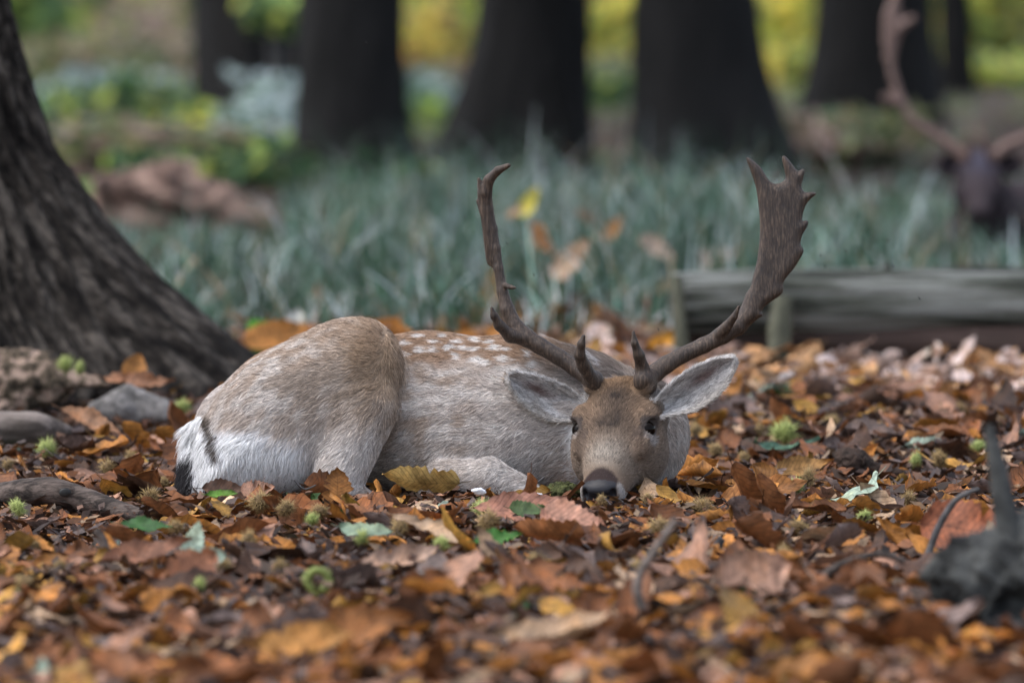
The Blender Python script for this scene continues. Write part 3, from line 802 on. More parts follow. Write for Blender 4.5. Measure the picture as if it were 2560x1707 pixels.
haunch = [(474, 1215), (480, 1120), (500, 1052), (545, 975), (620, 898), (735, 840), (800, 806), (868, 790), (930, 796), (974, 828),
          (999, 880), (1003, 935), (986, 992), (955, 1062), (905, 1130), (810, 1170), (730, 1222), (600, 1240), (500, 1238)]
body = [
    (rcone((720, 1040, 420), (1060, 1032, 390), 180, 204), 0),
    (rcone((1060, 1032, 390), (1310, 1042, 350), 204, 202), 30),
    (rcone((1310, 1042, 350), (1450, 1058, 335), 202, 176), 40),
    (rcone((1450, 1058, 335), (1572, 1086, 308), 176, 148), 40),          # neck, curled round to the front
    (rcone((1572, 1086, 308), (1560, 1085, 210), 146, 112), 40),          # throat under the head
    (rcone((610, 1080, 410), (800, 996, 400), 140, 178), 30),             # pelvis
    (ellip((1175, 1105, 225), (150, 130, 75)), 70),                       # shoulder
    (inflate(haunch, 205, 140, 150, (0.0, -0.12)), 22),                   # near thigh
    (rcone((905, 1020, 137), (838, 1210, 90), 84, 62), 30),               # shank
    (rcone((838, 1228, 92), (940, 1275, 80), 50, 30), 18),                # hock, tucked under
    (rcone((1110, 1215, 150), (1225, 1192, 92), 62, 44), 26),             # folded foreleg
    (rcone((1225, 1192, 92), (1320, 1232, 72), 44, 34), 14),
    (rcone((497, 1085, 370), (462, 1230, 320), 42, 26), 14),              # tail
]
fld = Field((420, 760, -190), (1870, 1300, 660), 4.0)
for p, k in body: fld.add(p, k)
BODY_F = fld.F.copy()
fld.add(HD.skull(), 16)
for p, k, sb in HD.prims(): fld.add(p, k, sb)
fld.add(EAR_R.prim(), 10); fld.add(EAR_L.prim(), 10)
bv, bq = fld.mesh(1)
EYE_C = [HD.at(-86, 143, -29), HD.at(86, 143, -29)]

# vertex normals, pointing out
def vnormals(V, Q):
    n = np.zeros_like(V)
    a = V[Q[:, 2]] - V[Q[:, 0]]; b = V[Q[:, 3]] - V[Q[:, 1]]
    fn = np.cross(a, b)
    for i in range(4): np.add.at(n, Q[:, i], fn)
    return n / np.maximum(np.linalg.norm(n, axis=1), 1e-9)[:, None]
bn = vnormals(bv, bq)
if (bn[:, 1] * (bv[:, 1] - 1040)).mean() < 0: bq = bq[:, ::-1]; bn = -bn

# which piece each point belongs to
def ev(prim, P):
    return prim[0](P[:, 0], P[:, 1], P[:, 2])
def regions(P):
    fb = np.min([ev(p, P) for p, _ in body], 0)
    fh = ev(HD.skull(), P); fh = np.minimum(fh, np.min([ev(p, P) for p, k, sb in HD.prims() if not sb], 0))
    fer, fel = ev(EAR_R.prim(), P), ev(EAR_L.prim(), P)
    reg = np.zeros(len(P), int)
    reg[fh < fb] = 1
    hmin = np.minimum(fh, fb)
    reg[(fer < hmin - 3)] = 2
    reg[(fel < hmin - 3)] = 3
    fhau = np.minimum(ev(body[7][0], P), ev(body[8][0], P))
    oth = np.min([ev(p, P) for i, (p, _) in enumerate(body) if i not in (7, 8)], 0)
    reg[(reg == 0) & (fhau < oth + 6)] = 4
    reg[(reg == 0) & (ev(body[12][0], P) < np.minimum(fhau, 14))] = 5
    return reg

def vnoise(P, s, seed=0):
    """Cheap smooth value noise, vectorised."""
    q = P / s + seed * 17.13
    i = np.floor(q).astype(np.int64); f = q - i; f = f * f * (3 - 2 * f)
    def h(a):
        n = (a[:, 0] * 73856093) ^ (a[:, 1] * 19349663) ^ (a[:, 2] * 83492791)
        n = (n ^ (n >> 13)) * 1274126177
        return ((n ^ (n >> 16)) & 0xffff) / 65535.0
    o = np.zeros(len(P))
    for dx in (0, 1):
        for dy in (0, 1):
            for dz in (0, 1):
                w = np.where(dx, f[:, 0], 1 - f[:, 0]) * np.where(dy, f[:, 1], 1 - f[:, 1]) * np.where(dz, f[:, 2], 1 - f[:, 2])
                o += w * h(i + np.array((dx, dy, dz)))
    return o

SPOTS = [(1054, 868, 17, 10), (1087, 870, 18, 10), (1129, 862, 18, 11), (1145, 885, 18, 11), (1165, 867, 17, 9), (1192, 867, 20, 9), (1243, 865, 21, 10), (1273, 870, 15, 7),
         (1198, 897, 26, 12), (1267, 895, 24, 13), (1150, 849, 18, 7), (1195, 844, 18, 8), (1231, 849, 16, 6), (1114, 834, 16, 7), (1090, 850, 18, 7), (1051, 833, 22, 6),
         (1327, 883, 14, 10), (1339, 909, 17, 11), (1018, 852, 22, 9), (1285, 925, 26, 10), (1336, 932, 17, 12), (1170, 830, 20, 5), (1010, 880, 20, 10), (1225, 900, 16, 8),
         (640, 930, 30, 12), (607, 958, 22, 12), (700, 884, 26, 11), (742, 866, 22, 9), (800, 832, 26, 8), (690, 945, 20, 9), (1360, 860, 18, 7), (1300, 846, 20, 6)]
def mixv(c, d, m):
    return c * (1 - m)[:, None] + np.array(d) * m[:, None]
def coat(P, reg):
    x, y, q = P.T
    n1 = vnoise(P, 34.0); n2 = vnoise(P, 12.0, 3); n3 = vnoise(P * np.array((0.35, 1, 1)), 16, 5)
    c = np.tile(np.array((.415, .368, .338)), (len(P), 1))
    nz = (n1 - .5) * 60
    # brown saddle along the back, pale towards the belly
    back = 1 - sstep(870, 950, y + nz * .8)
    c = mixv(c, (.275, .18, .118), back * .92)
    c = mixv(c, (.53, .49, .46), sstep(.42, .72, n3) * .78 * (1 - back))
    c = mixv(c, (.29, .215, .16), sstep(.48, .75, n1) * .7 * (1 - back) * (1 - sstep(1150, 1230, x)))
    c = mixv(c, (.47, .435, .41), sstep(1080, 1180, y + nz) * .5)
    sp = np.zeros(len(P))
    for sx, sy, rx, ry in SPOTS:
        d = np.sqrt(((x - sx) / rx) ** 2 + ((y - sy) / ry) ** 2) + (n2 - .5) * .7
        sp = np.maximum(sp, 1 - sstep(.5, .98, d))
    c = mixv(c, (.58, .55, .53), sp * (q < 470) * np.where(x < 830, .5, .9))
    # mane and crest of the neck
    neck = sstep(1370, 1440, x + nz * .5) * (1 - sstep(905, 985, y - (x - 1430) * .25))
    c = mixv(c, (.13, .105, .09), neck * (reg == 0) * .8)
    st = np.exp(-((y - 838 - (x - 1380) * .25) / 7.0) ** 2) + .8 * np.exp(-((y - 880 - (x - 1480) * .9) / 8.0) ** 2) * (x > 1465) * (x < 1520)
    c = mixv(c, (.62, .61, .62), np.clip(st, 0, 1) * (x > 1375) * (x < 1580) * (reg == 0) * .8 * sstep(.2, .45, n2))
    # white at the throat beside the face, and below
    thr = sstep(1405, 1432, x) * (1 - sstep(1448, 1475, x)) * sstep(1035, 1070, y) * (q < 400)
    c = mixv(c, (.66, .65, .65), thr * (reg == 0) * .85)
    c = mixv(c, (.66, .65, .64), sstep(1150, 1215, y + nz * .4) * (x > 1600) * (reg == 0) * .8)
    # haunch
    h = reg == 4
    ch = np.tile(np.array((.36, .305, .265)), (len(P), 1))
    kn = np.exp(-(((x - 930) / 95) ** 2 + ((y - 900) / 130) ** 2))
    ch = mixv(ch, (.275, .195, .13), np.clip(kn * 1.25, 0, 1))
    ch = mixv(ch, (.245, .195, .155), np.exp(-(((x - 815) / 140) ** 2 + ((y - 965) / 70) ** 2)) * .75)
    ch = mixv(ch, (.33, .235, .165), (1 - sstep(855, 935, y + (x - 800) * .25 + nz)) * .45)
    ch = mixv(ch, (.53, .49, .46), sstep(.42, .74, vnoise(np.stack([x * .8 + y * .5, y - x * .5, q], 1) * np.array((1, .45, 1)), 20, 9)) * .72 * (1 - np.clip(kn * 1.2, 0, 1)) * (1 - .5 * sstep(760, 860, x)))
    ch = mixv(ch, (.52, .49, .47), sstep(1040, 1130, y) * (x > 740) * .6)
    edge = 1062 + (x - 520) * .22 + nz * .5
    rump = sstep(-18, 26, y - edge) * (1 - sstep(752, 792, x + nz * .35 + (1180 - y) * .15))
    ch = mixv(ch, (.80, .80, .82), rump)
    dk = np.exp(-((x - (508 + (y - 1040) * .36 + (n2 - .5) * 8)) / 14.0) ** 2) * sstep(1022, 1040, y) * (1 - sstep(1130, 1160, y))
    ch = mixv(ch, (.07, .055, .045), np.clip(dk * 1.1, 0, 1))
    ch = mixv(ch, (.03, .028, .03), (1 - sstep(476, 492, x + (n2 - .5) * 22)) * sstep(1110, 1140, y + (n1 - .5) * 24))
    c[h] = ch[h]
    # tail: white above, black brush
    t = reg == 5
    ct = np.tile(np.array((.78, .78, .80)), (len(P), 1))
    ct = mixv(ct, (.03, .028, .03), sstep(1100, 1130, y + (n2 - .5) * 20) * (1 - sstep(474, 492, x + (n2 - .5) * 18)))
    c[t] = ct[t]
    # face
    f = reg == 1
    L = HD.local(P); lx, ly, lz = L.T
    cf = np.tile(np.array((.240, .172, .125)), (len(P), 1))
    cf = mixv(cf, (.25, .155, .088), (1 - sstep(10, 100, ly)) * (np.abs(lx) < 75) * .8)
    bro = np.exp(-((np.abs(lx) - 62) / 34) ** 2) * np.exp(-((ly - 95) / 50) ** 2)
    cf = mixv(cf, (.29, .195, .13), bro * .7)
    cen = np.exp(-(lx / (34 + .25 * np.clip(ly - 60, 0, 80))) ** 2)
    cf = mixv(cf, (.05, .04, .036), np.clip(cen * (np.exp(-((ly - 66) / 32) ** 2) * .85 + np.exp(-((ly - 150) / 42) ** 2) * .80) * (.55 + .9 * n2), 0, .92))
    cf = mixv(cf, (.40, .36, .31), np.exp(-((ly - 248) / 46) ** 2) * np.exp(-(lx / 58) ** 2) * .8)
    cf = mixv(cf, (.44, .40, .36), sstep(55, 85, np.abs(lx)) * (1 - sstep(15, 60, ly)) * .7)
    cf = mixv(cf, (.17, .12, .09), np.exp(-((np.abs(lx) - 74) / 22) ** 2) * np.exp(-((ly - 215) / 40) ** 2) * .55)
    cf = mixv(cf, (.225, .180, .148), sstep(-30, -100, lz) * .6)
    cf = mixv(cf, (.38, .34, .31), sstep(-125, -165, lz) * .6)
    le = np.sqrt(((ly - 168) / 26) ** 2 + ((lz + 34) / 26) ** 2)
    cf = mixv(cf, (.50, .48, .47), (1 - sstep(.6, 1.1, le)) * (np.abs(lx) > 62) * .5)
    lid = np.sqrt(((ly - 142) / 31) ** 2 + ((lz + 20) / 26) ** 2)
    cf = mixv(cf, (.10, .085, .08), (1 - sstep(.75, 1.05, lid)) * (np.abs(lx) > 72) * .9)
    tear = np.exp(-((ly - 182) / 20) ** 2) * np.exp(-((lz + 3) / 10) ** 2) * (np.abs(lx) > 55)
    cf = mixv(cf, (.10, .075, .065), tear * .85)
    band = sstep(288, 304, ly - (np.abs(lx) / 44) ** 2 * 26)
    cf = mixv(cf, (.055, .040, .038), band * (1 - sstep(40, 52, np.abs(lx))))
    cf = mixv(cf, (.62, .60, .58), sstep(322, 338, ly) * sstep(42, 49, np.abs(lx)) * .6)
    cf = mixv(cf, (.55, .53, .51), sstep(300, 335, ly) * sstep(-62, -84, lz) * .9)
    c[f] = cf[f]
    pad = (f & (ly > 334) & (np.abs(lx) < 43 - (np.clip(-lz - 20, 0, 90)) * .2) & (lz > -74))
    c[pad] = np.array((.020, .020, .024))
    # ears: pale inside with a dusky fold, brown backs
    for rg, E in ((2, EAR_R), (3, EAR_L)):
        e = reg == rg
        if not e.any(): continue
        el = E.local(P); t = el[:, 1] / E.L; w = E.W
        inside = sstep(-2, 5, el[:, 2] - (E.cup * ((el[:, 0] / np.maximum(w * np.interp(t, E.prof[:, 0], E.prof[:, 1]), 4)) ** 2 - .85) * np.interp(t, (0, .3, 1), (1.25, 1, .15)) - 6))
        ce = np.tile(np.array((.27, .22, .175)), (len(P), 1))
        ce = mixv(ce, (.50, .48, .47), inside)
        ce = ce * (1 + (vnoise(np.stack([el[:, 0] * 1.6, el[:, 1] * .35, el[:, 2]], 1), 7, 31) - .5) * .9)[:, None]
        ctr = -.12 if rg == 2 else .05
        ce = mixv(ce, (.17, .11, .10), inside * np.exp(-((el[:, 0] / w - ctr) / .26) ** 2) * np.exp(-((t - .58) / .24) ** 2) * .95)
        rim = sstep(.80, .98, np.abs(el[:, 0]) / np.maximum(w * np.interp(t, E.prof[:, 0], E.prof[:, 1]), 4))
        ce = mixv(ce, (.47, .44, .41), rim * .8)
        c[e] = ce[e]
    g = np.where(pad, 1.0, np.where(reg == 1, .84, 1.22))
    return np.clip(c * g[:, None], .01, .88), pad

breg = regions(bv)
bcol, bpad = coat(bv, breg)
# skin and undercoat
def skin_mat():
    m, nt, b = new_mat('deer_skin')
    at = N(nt, 'ShaderNodeAttribute', attribute_name='col')
    nt.links.new(at.outputs['Color'], b.inputs['Base Color'])
    rr = N(nt, 'ShaderNodeMapRange'); nt.links.new(at.outputs['Alpha'], rr.inputs[0])
    rr.inputs[3].default_value = 0.42; rr.inputs[4].default_value = 0.9
    nt.links.new(rr.outputs[0], b.inputs['Roughness'])
    sp = N(nt, 'ShaderNodeMapRange'); nt.links.new(at.outputs['Alpha'], sp.inputs[0])
    sp.inputs[3].default_value = 0.22; sp.inputs[4].default_value = 0.05
    nt.links.new(sp.outputs[0], b.inputs['Specular IOR Level'])
    g = N(nt, 'ShaderNodeNewGeometry')
    n = noise_tex(nt, 420, 2, 0.5, g.outputs['Position'])
    bump(nt, b, n.outputs[0], 0.35, 0.002)
    return m
M['skin'] = skin_mat()
deer = empty('fallow_deer', tuple(D_TR(np.array((1050., 1225., 220.)))))
tag(deer, 'fallow buck with pale spotted coat lying down, chin resting on the fallen leaves', 'deer')
alpha = np.where(bpad, 0.0, 1.0)
body_o = link('body', mesh_np('body', D_TR(bv), bq, np.concatenate([bcol * np.where(bpad, 1, .8)[:, None], alpha[:, None]], 1)), M['skin'], deer)

# eyes
m, nt, b = new_mat('deer_eye'); set_in(b, Base_Color=(.006, .004, .003, 1), Roughness=0.05, Specular_IOR_Level=0.10); M['eye'] = m
def ball(name, c, r, mat, parent, seg=20, tr=D_TR, sc=D_S):
    v, f = [], []
    for i in range(seg + 1):
        a = math.pi * i / seg
        for j in range(seg):
            e = 2 * math.pi * j / seg
            v.append((r * math.sin(a) * math.cos(e), r * math.sin(a) * math.sin(e), r * math.cos(a)))
    for i in range(seg):
        for j in range(seg):
            f.append((i * seg + j, (i + 1) * seg + j, (i + 1) * seg + (j + 1) % seg, i * seg + (j + 1) % seg))
    return link(name, mesh_np(name, tr(np.array(v) + np.array(c)), np.array(f)), mat, parent)
for c in EYE_C: ball('eye', c, 22.0, M['eye'], deer)

# ------------------------------------------------------------------ fur: real strands, combed along the coat
def fur_dirs(P, reg, Nn):
    x, y, q = P.T
    d = np.tile(np.array((-1.0, .22, .15)), (len(P), 1))
    wob = (vnoise(P, 60, 11) - .5)
    d[:, 1] += wob * .7 + np.clip((y - 1000) / 400, -.1, .45)
    rt = sstep(1520, 1640, x)[:, None]
    d = d * (1 - rt) + rt * np.array((.25, .75, .55))
    h = reg == 4
    dh = np.stack([-np.ones(len(P)) * .9, .45 + np.clip((y - 950) / 250, -.3, 1.4), .2 * np.ones(len(P))], 1)
    kx = sstep(920, 1000, x)
    dh[:, 0] += kx * 1.0; dh[:, 1] += kx * .5
    rmp = sstep(1080, 1150, y) * (x < 790)
    dh = dh * (1 - rmp)[:, None] + rmp[:, None] * np.array((-.15, 1.0, .1))
    d[h] = dh[h]
    d[reg == 5] = (-.25, 1, -.1)
    f = reg == 1
    L = HD.local(P)
    df = -HD.ey[None] * 1.0 + HD.ex[None] * (np.sign(L[:, :1]) * np.clip(np.abs(L[:, :1]) / 70, 0, 1) * .75)
    mz = sstep(200, 320, L[:, 1])[:, None]
    df = df - HD.ez[None] * .3 * (np.abs(L[:, :1]) > 50)
    top = (1 - sstep(20, 90, L[:, 1]))[:, None]
    df = df + HD.ez[None] * .5 * top
    d[f] = df[f]
    for rg, E in ((2, EAR_R), (3, EAR_L)):
        e = reg == rg
        el = E.local(P)
        de = E.ey[None] + E.ex[None] * np.clip(el[:, :1] / E.W, -1, 1) * .6
        d[e] = de[e]
    t = d - Nn * (d * Nn).sum(1)[:, None]
    return t / np.maximum(np.linalg.norm(t, axis=1), 1e-6)[:, None]

def fur_mat(name):
    m, nt, b = new_mat(name)
    at = N(nt, 'ShaderNodeAttribute', attribute_name='col')
    nt.links.new(at.outputs['Color'], b.inputs['Base Color'])
    set_in(b, Roughness=0.65, Specular_IOR_Level=0.10)
    return m
M['fur'] = fur_mat('deer_fur')

def make_fur(name, V, Q, Nv, reg, cl, count, tr, parent, mask, dirs, lenf, rad, lift, seed=1, dens=None):
    r = np.random.default_rng(seed)
    T = np.concatenate([Q[:, [0, 1, 2]], Q[:, [0, 2, 3]]])
    ar = np.linalg.norm(np.cross(V[T[:, 1]] - V[T[:, 0]], V[T[:, 2]] - V[T[:, 0]]), axis=1)
    ok = mask[T].all(1); w = ar * ok
    if dens is not None: w = w * dens[T].mean(1)
    t = r.choice(len(T), count, p=w / w.sum())
    a = r.random((count, 2)); sw = a.sum(1) > 1; a[sw] = 1 - a[sw]
    bc = np.stack([1 - a.sum(1), a[:, 0], a[:, 1]], 1)
    P = (V[T[t]] * bc[..., None]).sum(1); n = (Nv[T[t]] * bc[..., None]).sum(1)
    n /= np.maximum(np.linalg.norm(n, axis=1), 1e-6)[:, None]
    rg = reg[T[t][:, 0]]
    C = cl(P, rg)
    D = dirs(P, rg, n)
    side = np.cross(n, D)
    # clumps lean together, single strands stray
    cl_n = (vnoise(P, 14, 21) - .5) * 1.1
    D = D + side * (cl_n + r.normal(0, .16, count))[:, None]
    D /= np.linalg.norm(D, axis=1)[:, None]
    Ln = lenf(P, rg) * r.uniform(.65, 1.25, count)
    lf = lift(P, rg) * r.uniform(.5, 1.6, count)
    K = 4
    pts = np.zeros((count, K, 3))
    for k in range(K):
        s = k / (K - 1)
        pts[:, k] = P - n * 1.0 + Ln[:, None] * (D * s + n * (lf * (s - .55 * s * s))[:, None]) + side * (r.normal(0, .05, count) * s * s * Ln)[:, None]
    cu = bpy.data.hair_curves.new(name)
    cu.add_curves([K] * count)
    cu.points.foreach_set('position', tr(pts.reshape(-1, 3)).astype(np.float32).ravel())
    rr = np.tile(np.array([1.0, .9, .65, .12]), count) * np.repeat(rad(P, rg) * r.uniform(.7, 1.3, count), K)
    ra = cu.attributes.get('radius') or cu.attributes.new('radius', 'FLOAT', 'POINT')
    ra.data.foreach_set('value', rr.astype(np.float32))
    tone = r.normal(1.0, .23, count)
    dark = r.random(count) < .10
    tone[dark] *= .42
    light = r.random(count) < .08
    tone[light] *= 1.3
    Cc = np.clip(C * tone[:, None], .008, .92)
    ca = cu.attributes.new('col', 'FLOAT_COLOR', 'CURVE')
    ca.data.foreach_set('color', np.concatenate([Cc, np.ones((count, 1))], 1).astype(np.float32).ravel())
    o = bpy.data.objects.new(name, cu); col.objects.link(o)
    cu.materials.append(M['fur'])
    o.parent = parent
    o.matrix_parent_inverse = Matrix.Translation(-Vector(parent.location))
    return o

FUR_N = 250000
hl = HD.local(bv)
eye_d = np.min([np.linalg.norm(bv - c, axis=1) for c in EYE_C], 0)
nopad = ~bpad & ~((breg == 1) & (hl[:, 1] > 328) & (np.abs(hl[:, 0]) < 42) & (hl[:, 2] > -80)) & (eye_d > 27) & (bv[:, 1] < 1262)
def len_body(P, rg):
    L = HD.local(P)
    base = np.full(len(P), 20.0)
    base[rg == 4] = 20
    base[(rg == 4) & (P[:, 1] > 1090) & (P[:, 0] < 780)] = 34
    base[rg == 5] = 52
    base = np.where((rg == 0) & (P[:, 0] > 1380) & (P[:, 1] < 960), 34, base)
    base = np.where(rg == 1, 11 + 5 * (1 - sstep(0, 200, L[:, 1])), base)
    base = np.where((rg == 1) & (L[:, 1] > 280), 6.5, base)
    base = np.where((rg == 2) | (rg == 3), 13, base)
    return base
def rad_body(P, rg):
    r = np.full(len(P), .00042)
    r[rg == 1] = .00042
    r[(rg == 2) | (rg == 3)] = .00036
    return r
def lift_body(P, rg):
    l = np.full(len(P), .30)
    l[rg == 5] = .5
    l[(rg == 2) | (rg == 3)] = .45
    return l
dens = np.where(breg == 1, 2.4, np.where((breg == 2) | (breg == 3), 2.2, 1.0))
dens = dens * np.where(bn[:, 2] > .55, .35, 1.0)        # thinner on the far side
make_fur('fur', bv, bq, bn, breg, lambda P, rg: coat(P, rg)[0], FUR_N, D_TR, deer, nopad, fur_dirs, len_body, rad_body, lift_body, 3, dens)

# eyelashes over each eye
# ------------------------------------------------------------------ antlers
def antler_mat():
    m, nt, b = new_mat('antler')
    g = N(nt, 'ShaderNodeNewGeometry')
    mp = N(nt, 'ShaderNodeMapping'); mp.inputs['Scale'].default_value = (1, 1, .13)
    nt.links.new(g.outputs['Position'], mp.inputs[0])
    n = noise_tex(nt, 260, 5, .65, mp.outputs[0]); n2 = noise_tex(nt, 16, 3, .6, g.outputs['Position'])
    r = ramp(nt, n.outputs[0], [(.30, (.018, .012, .009)), (.52, (.050, .034, .025)), (.80, (.16, .115, .082))])
    r2 = ramp(nt, n2.outputs[0], [(.3, (.75, .72, .7)), (.7, (1.2, 1.15, 1.1))])
    nt.links.new(mixc(nt, r.outputs[0], r2.outputs[0], 1.0, 'MULTIPLY'), b.inputs['Base Color'])
    set_in(b, Roughness=.5, Specular_IOR_Level=.4)
    bump(nt, b, n.outputs[0], .7, .004)
    return m
M['antler'] = antler_mat()
def antler(name, prims, lo, hi, tr, parent, h=3.0, mat=None):
    f = Field(lo, hi, h)
    for p, k in prims: f.add(p, k)
    V, Q = f.mesh(1)
    return link(name, mesh_np(name, tr(V), Q[:, ::-1]), mat or M['antler'], parent)
PR = HD.at(66, 12, 10); PL = HD.at(-66, 12, 10)
# the animal's left antler (broad palm seen flat)
rb = [PR, (1640, 930, 120), (1668, 909, 128), (1709, 885, 140), (1763, 860, 150), (1813, 836, 158), (1850, 812, 164), (1876, 781, 170), (1890, 740, 172)]
rr_ = [23, 23, 22, 20, 20, 20, 22, 23, 22]
right = [(p, 6) for p in tube_prims(rb, rr_)]
right.append((rcone(HD.at(66, 10, -6), HD.at(66, 12, 12), 30, 27), 4))                                 # coronet
palm = [(262, 70), (276, 50), (322, 80), (402, 150), (452, 232), (500, 285), (560, 292), (622, 250), (610, 150), (590, 52), (618, 36), (672, 92), (738, 176),
        (780, 158), (806, 180), (790, 250), (776, 312), (800, 370), (880, 368), (912, 390), (852, 440), (810, 500), (788, 570), (780, 640), (818, 628), (836, 650), (820, 702), (780, 770),
        (764, 850), (792, 900), (780, 952), (700, 1080), (640, 1150), (604, 1210), (604, 1270), (580, 1322), (480, 1390), (420, 1442), (404, 1480), (414, 1516), (345, 1540), (255, 1560), (262, 1430), (290, 1290),
        (322, 1150), (360, 1000), (384, 800), (386, 640), (372, 480), (350, 330), (310, 200)]
palm = [(1800 + a / 3.647, 370 + b / 3.647) for a, b in palm]
right.append((inflate(palm, 178, 15, 22, (.10, -.06)), 12))
bt = [(1796, 838, 150), (1822, 812, 128), (1840, 788, 112), (1852, 762, 100)]
right += [(p, 3) for p in tube_prims(bt, [17, 13, 9, 3.5])]
bt = [HD.at(60, 24, 8), (1608, 918, 82), (1599, 886, 62), (1588, 856, 50), (1585, 828, 46)]
right += [(p, 6) for p in tube_prims(bt, [19, 17, 14, 9, 4])]
antler('antler', right, (1560, 360, 20), (2060, 1000, 240), D_TR, deer)
# the animal's right antler (palm seen edge-on)
lb = [PL, (1440, 918, 150), (1399, 889, 158), (1349, 860, 164), (1316, 839, 168), (1287, 810, 172), (1268, 769, 176), (1256, 723, 180), (1246, 665, 184), (1239, 615, 188), (1229, 565, 192),
      (1217, 516, 190), (1212, 474, 182), (1222, 441, 172), (1245, 418, 160), (1271, 406, 150)]
lr = [23, 20, 20, 21, 22, 20, 18, 14, 12, 12.5, 14, 16, 17, 13, 10, 6.5]
left = [(p, 6) for p in tube_prims(lb, lr)]
left.append((rcone(HD.at(-66, 10, -6), HD.at(-66, 12, 12), 30, 27), 4))
lp = [(470, 180), (440, 215), (455, 250), (475, 235), (480, 285), (500, 275), (515, 300), (540, 270), (580, 280), (600, 250), (640, 210), (660, 185), (600, 175), (520, 172)]
left.append((inflate([(a, b_) for a, b_ in lp], 1212, 11, 14, (.12, 0), (1, 2, 0)), 10))
left += [(p, 8) for p in tube_prims([(1322, 846, 168), (1276, 836, 140), (1248, 810, 120), (1235, 786, 108), (1228, 766, 102)], [18, 17, 13, 9, 4])]
left += [(p, 4) for p in tube_prims([(1254, 704, 182), (1276, 713, 150), (1288, 715, 140)], [8, 6, 4])]
left += [(p, 5) for p in tube_prims([(1210, 480, 182), (1203, 458, 176), (1196, 440, 172)], [12, 8, 5])]
left += [(p, 6) for p in tube_prims([(1208, 510, 190), (1193, 495, 192)], [14, 5])]
left += [(p, 6) for p in tube_prims([HD.at(-60, 24, 8), (1460, 911, 84), (1450, 885, 66), (1454, 858, 54), (1460, 838, 48)], [19, 17, 14, 10, 5])]
antler('antler', left, (1170, 380, 20), (1510, 1000, 330), D_TR, deer)
# ------------------------------------------------------------------ the second deer, lying in the grass behind
D2 = 28.0
T2, S2, _ = frame_at(2450, 640, D2)
H2 = Head((2453, 376, 90), (2450, 530, -40), R(-4), .54)
f2 = Field((2300, 340, -120), (2960, 720, 560), 7.0)
b2 = [(rcone((2452, 470, 150), (2500, 560, 240), 62, 100), 10), (rcone((2500, 560, 240), (2720, 560, 330), 100, 125), 30), (rcone((2720, 560, 330), (2880, 570, 380), 125, 110), 30)]
for p, k in b2: f2.add(p, k)
f2.add(H2.skull(), 10)
for p, k, sb in H2.prims():
    if not sb: f2.add(p, 8)
E2R = Ear(H2.at(98, 44, -60), (2560, 405, 70), (-.2, .1, -1), 0, 32, 16)
E2L = Ear(H2.at(-98, 44, -60), (2348, 412, 70), (.2, .1, -1), 0, 32, 16)
f2.add(E2R.prim(), 6); f2.add(E2L.prim(), 6)
v2, q2 = f2.mesh(1)
deer2 = empty('fallow_deer', tuple(T2(np.array((2600., 690., 250.)))))
tag(deer2, 'dark fallow buck resting half hidden in the grass behind the log', 'deer')
n2_ = vnoise(v2, 30)
l2 = H2.local(v2)
c2 = np.tile(np.array((.045, .036, .040)), (len(v2), 1)) * (.75 + .5 * n2_)[:, None]
c2 = mixv(c2, (.085, .08, .11), np.exp(-(l2[:, 0] / 70) ** 2) * np.exp(-((l2[:, 1] - 60) / 70) ** 2) * (l2[:, 2] > -90))
link('body', mesh_np('body', T2(v2), q2 if True else q2, np.concatenate([c2, np.ones((len(v2), 1))], 1)), M['skin'], deer2)
for sg in (-1, 1): ball('eye', H2.at(sg * 96, 146, -34), 11, M['eye'], deer2, 10, T2, S2)
m2 = mat_noise('pale_antler', [(.3, (.09, .055, .046)), (.7, (.24, .16, .135))], 60, .55, .4, .004)
a2 = [(p, 4) for p in tube_prims([(2418, 398, 70), (2385, 362, 74), (2330, 332, 78), (2282, 300, 80), (2252, 240, 80), (2232, 175, 80), (2222, 100, 80), (2226, 40, 80), (2242, -10, 78), (2256, -30, 76)], [14, 13, 12, 13, 10, 9, 12, 15, 11, 5])]
a2 += [(p, 6) for p in tube_prims([(2238, 80, 80), (2262, 60, 76), (2284, 44, 72)], [13, 11, 9])]
a2 += [(p, 5) for p in tube_prims([(2252, 262, 80), (2228, 252, 60), (2212, 242, 50)], [12, 11, 8])]
a2 += [(p, 5) for p in tube_prims([(2420, 392, 62), (2425, 340, 36), (2422, 312, 30)], [10, 8, 4])]
a2 += [(p, 3) for yy in (70, 110, 150, 200, 235) for p in tube_prims([(2226 + (yy > 180) * 12, yy, 80), (2212 + (yy > 180) * 12, yy - 8, 78)], [9, 4])]
a2 += [(inflate([(2218, 30), (2250, 10), (2258, 60), (2246, 120), (2232, 160), (2218, 120), (2212, 70)], 80, 8, 10), 6)]
antler('antler', a2, (2180, -60, 0), (2460, 430, 120), T2, deer2, 4, m2)
a3 = [(p, 4) for p in tube_prims([(2486, 396, 70), (2520, 362, 74), (2580, 338, 78), (2640, 318, 80), (2690, 250, 80), (2712, 160, 80), (2720, 60, 80), (2705, -20, 78)], [14, 13, 12, 13, 10, 11, 15, 6])]
a3 += [(p, 5) for p in tube_prims([(2480, 392, 62), (2458, 345, 36), (2448, 305, 30)], [11, 9, 5])]
a3 += [(inflate([(2700, 160), (2720, 60), (2712, -10), (2740, -20), (2765, 40), (2770, 110), (2740, 180)], 80, 8, 10), 6)]
antler('antler', a3, (2420, -60, 0), (2800, 430, 120), T2, deer2, 4, m2)

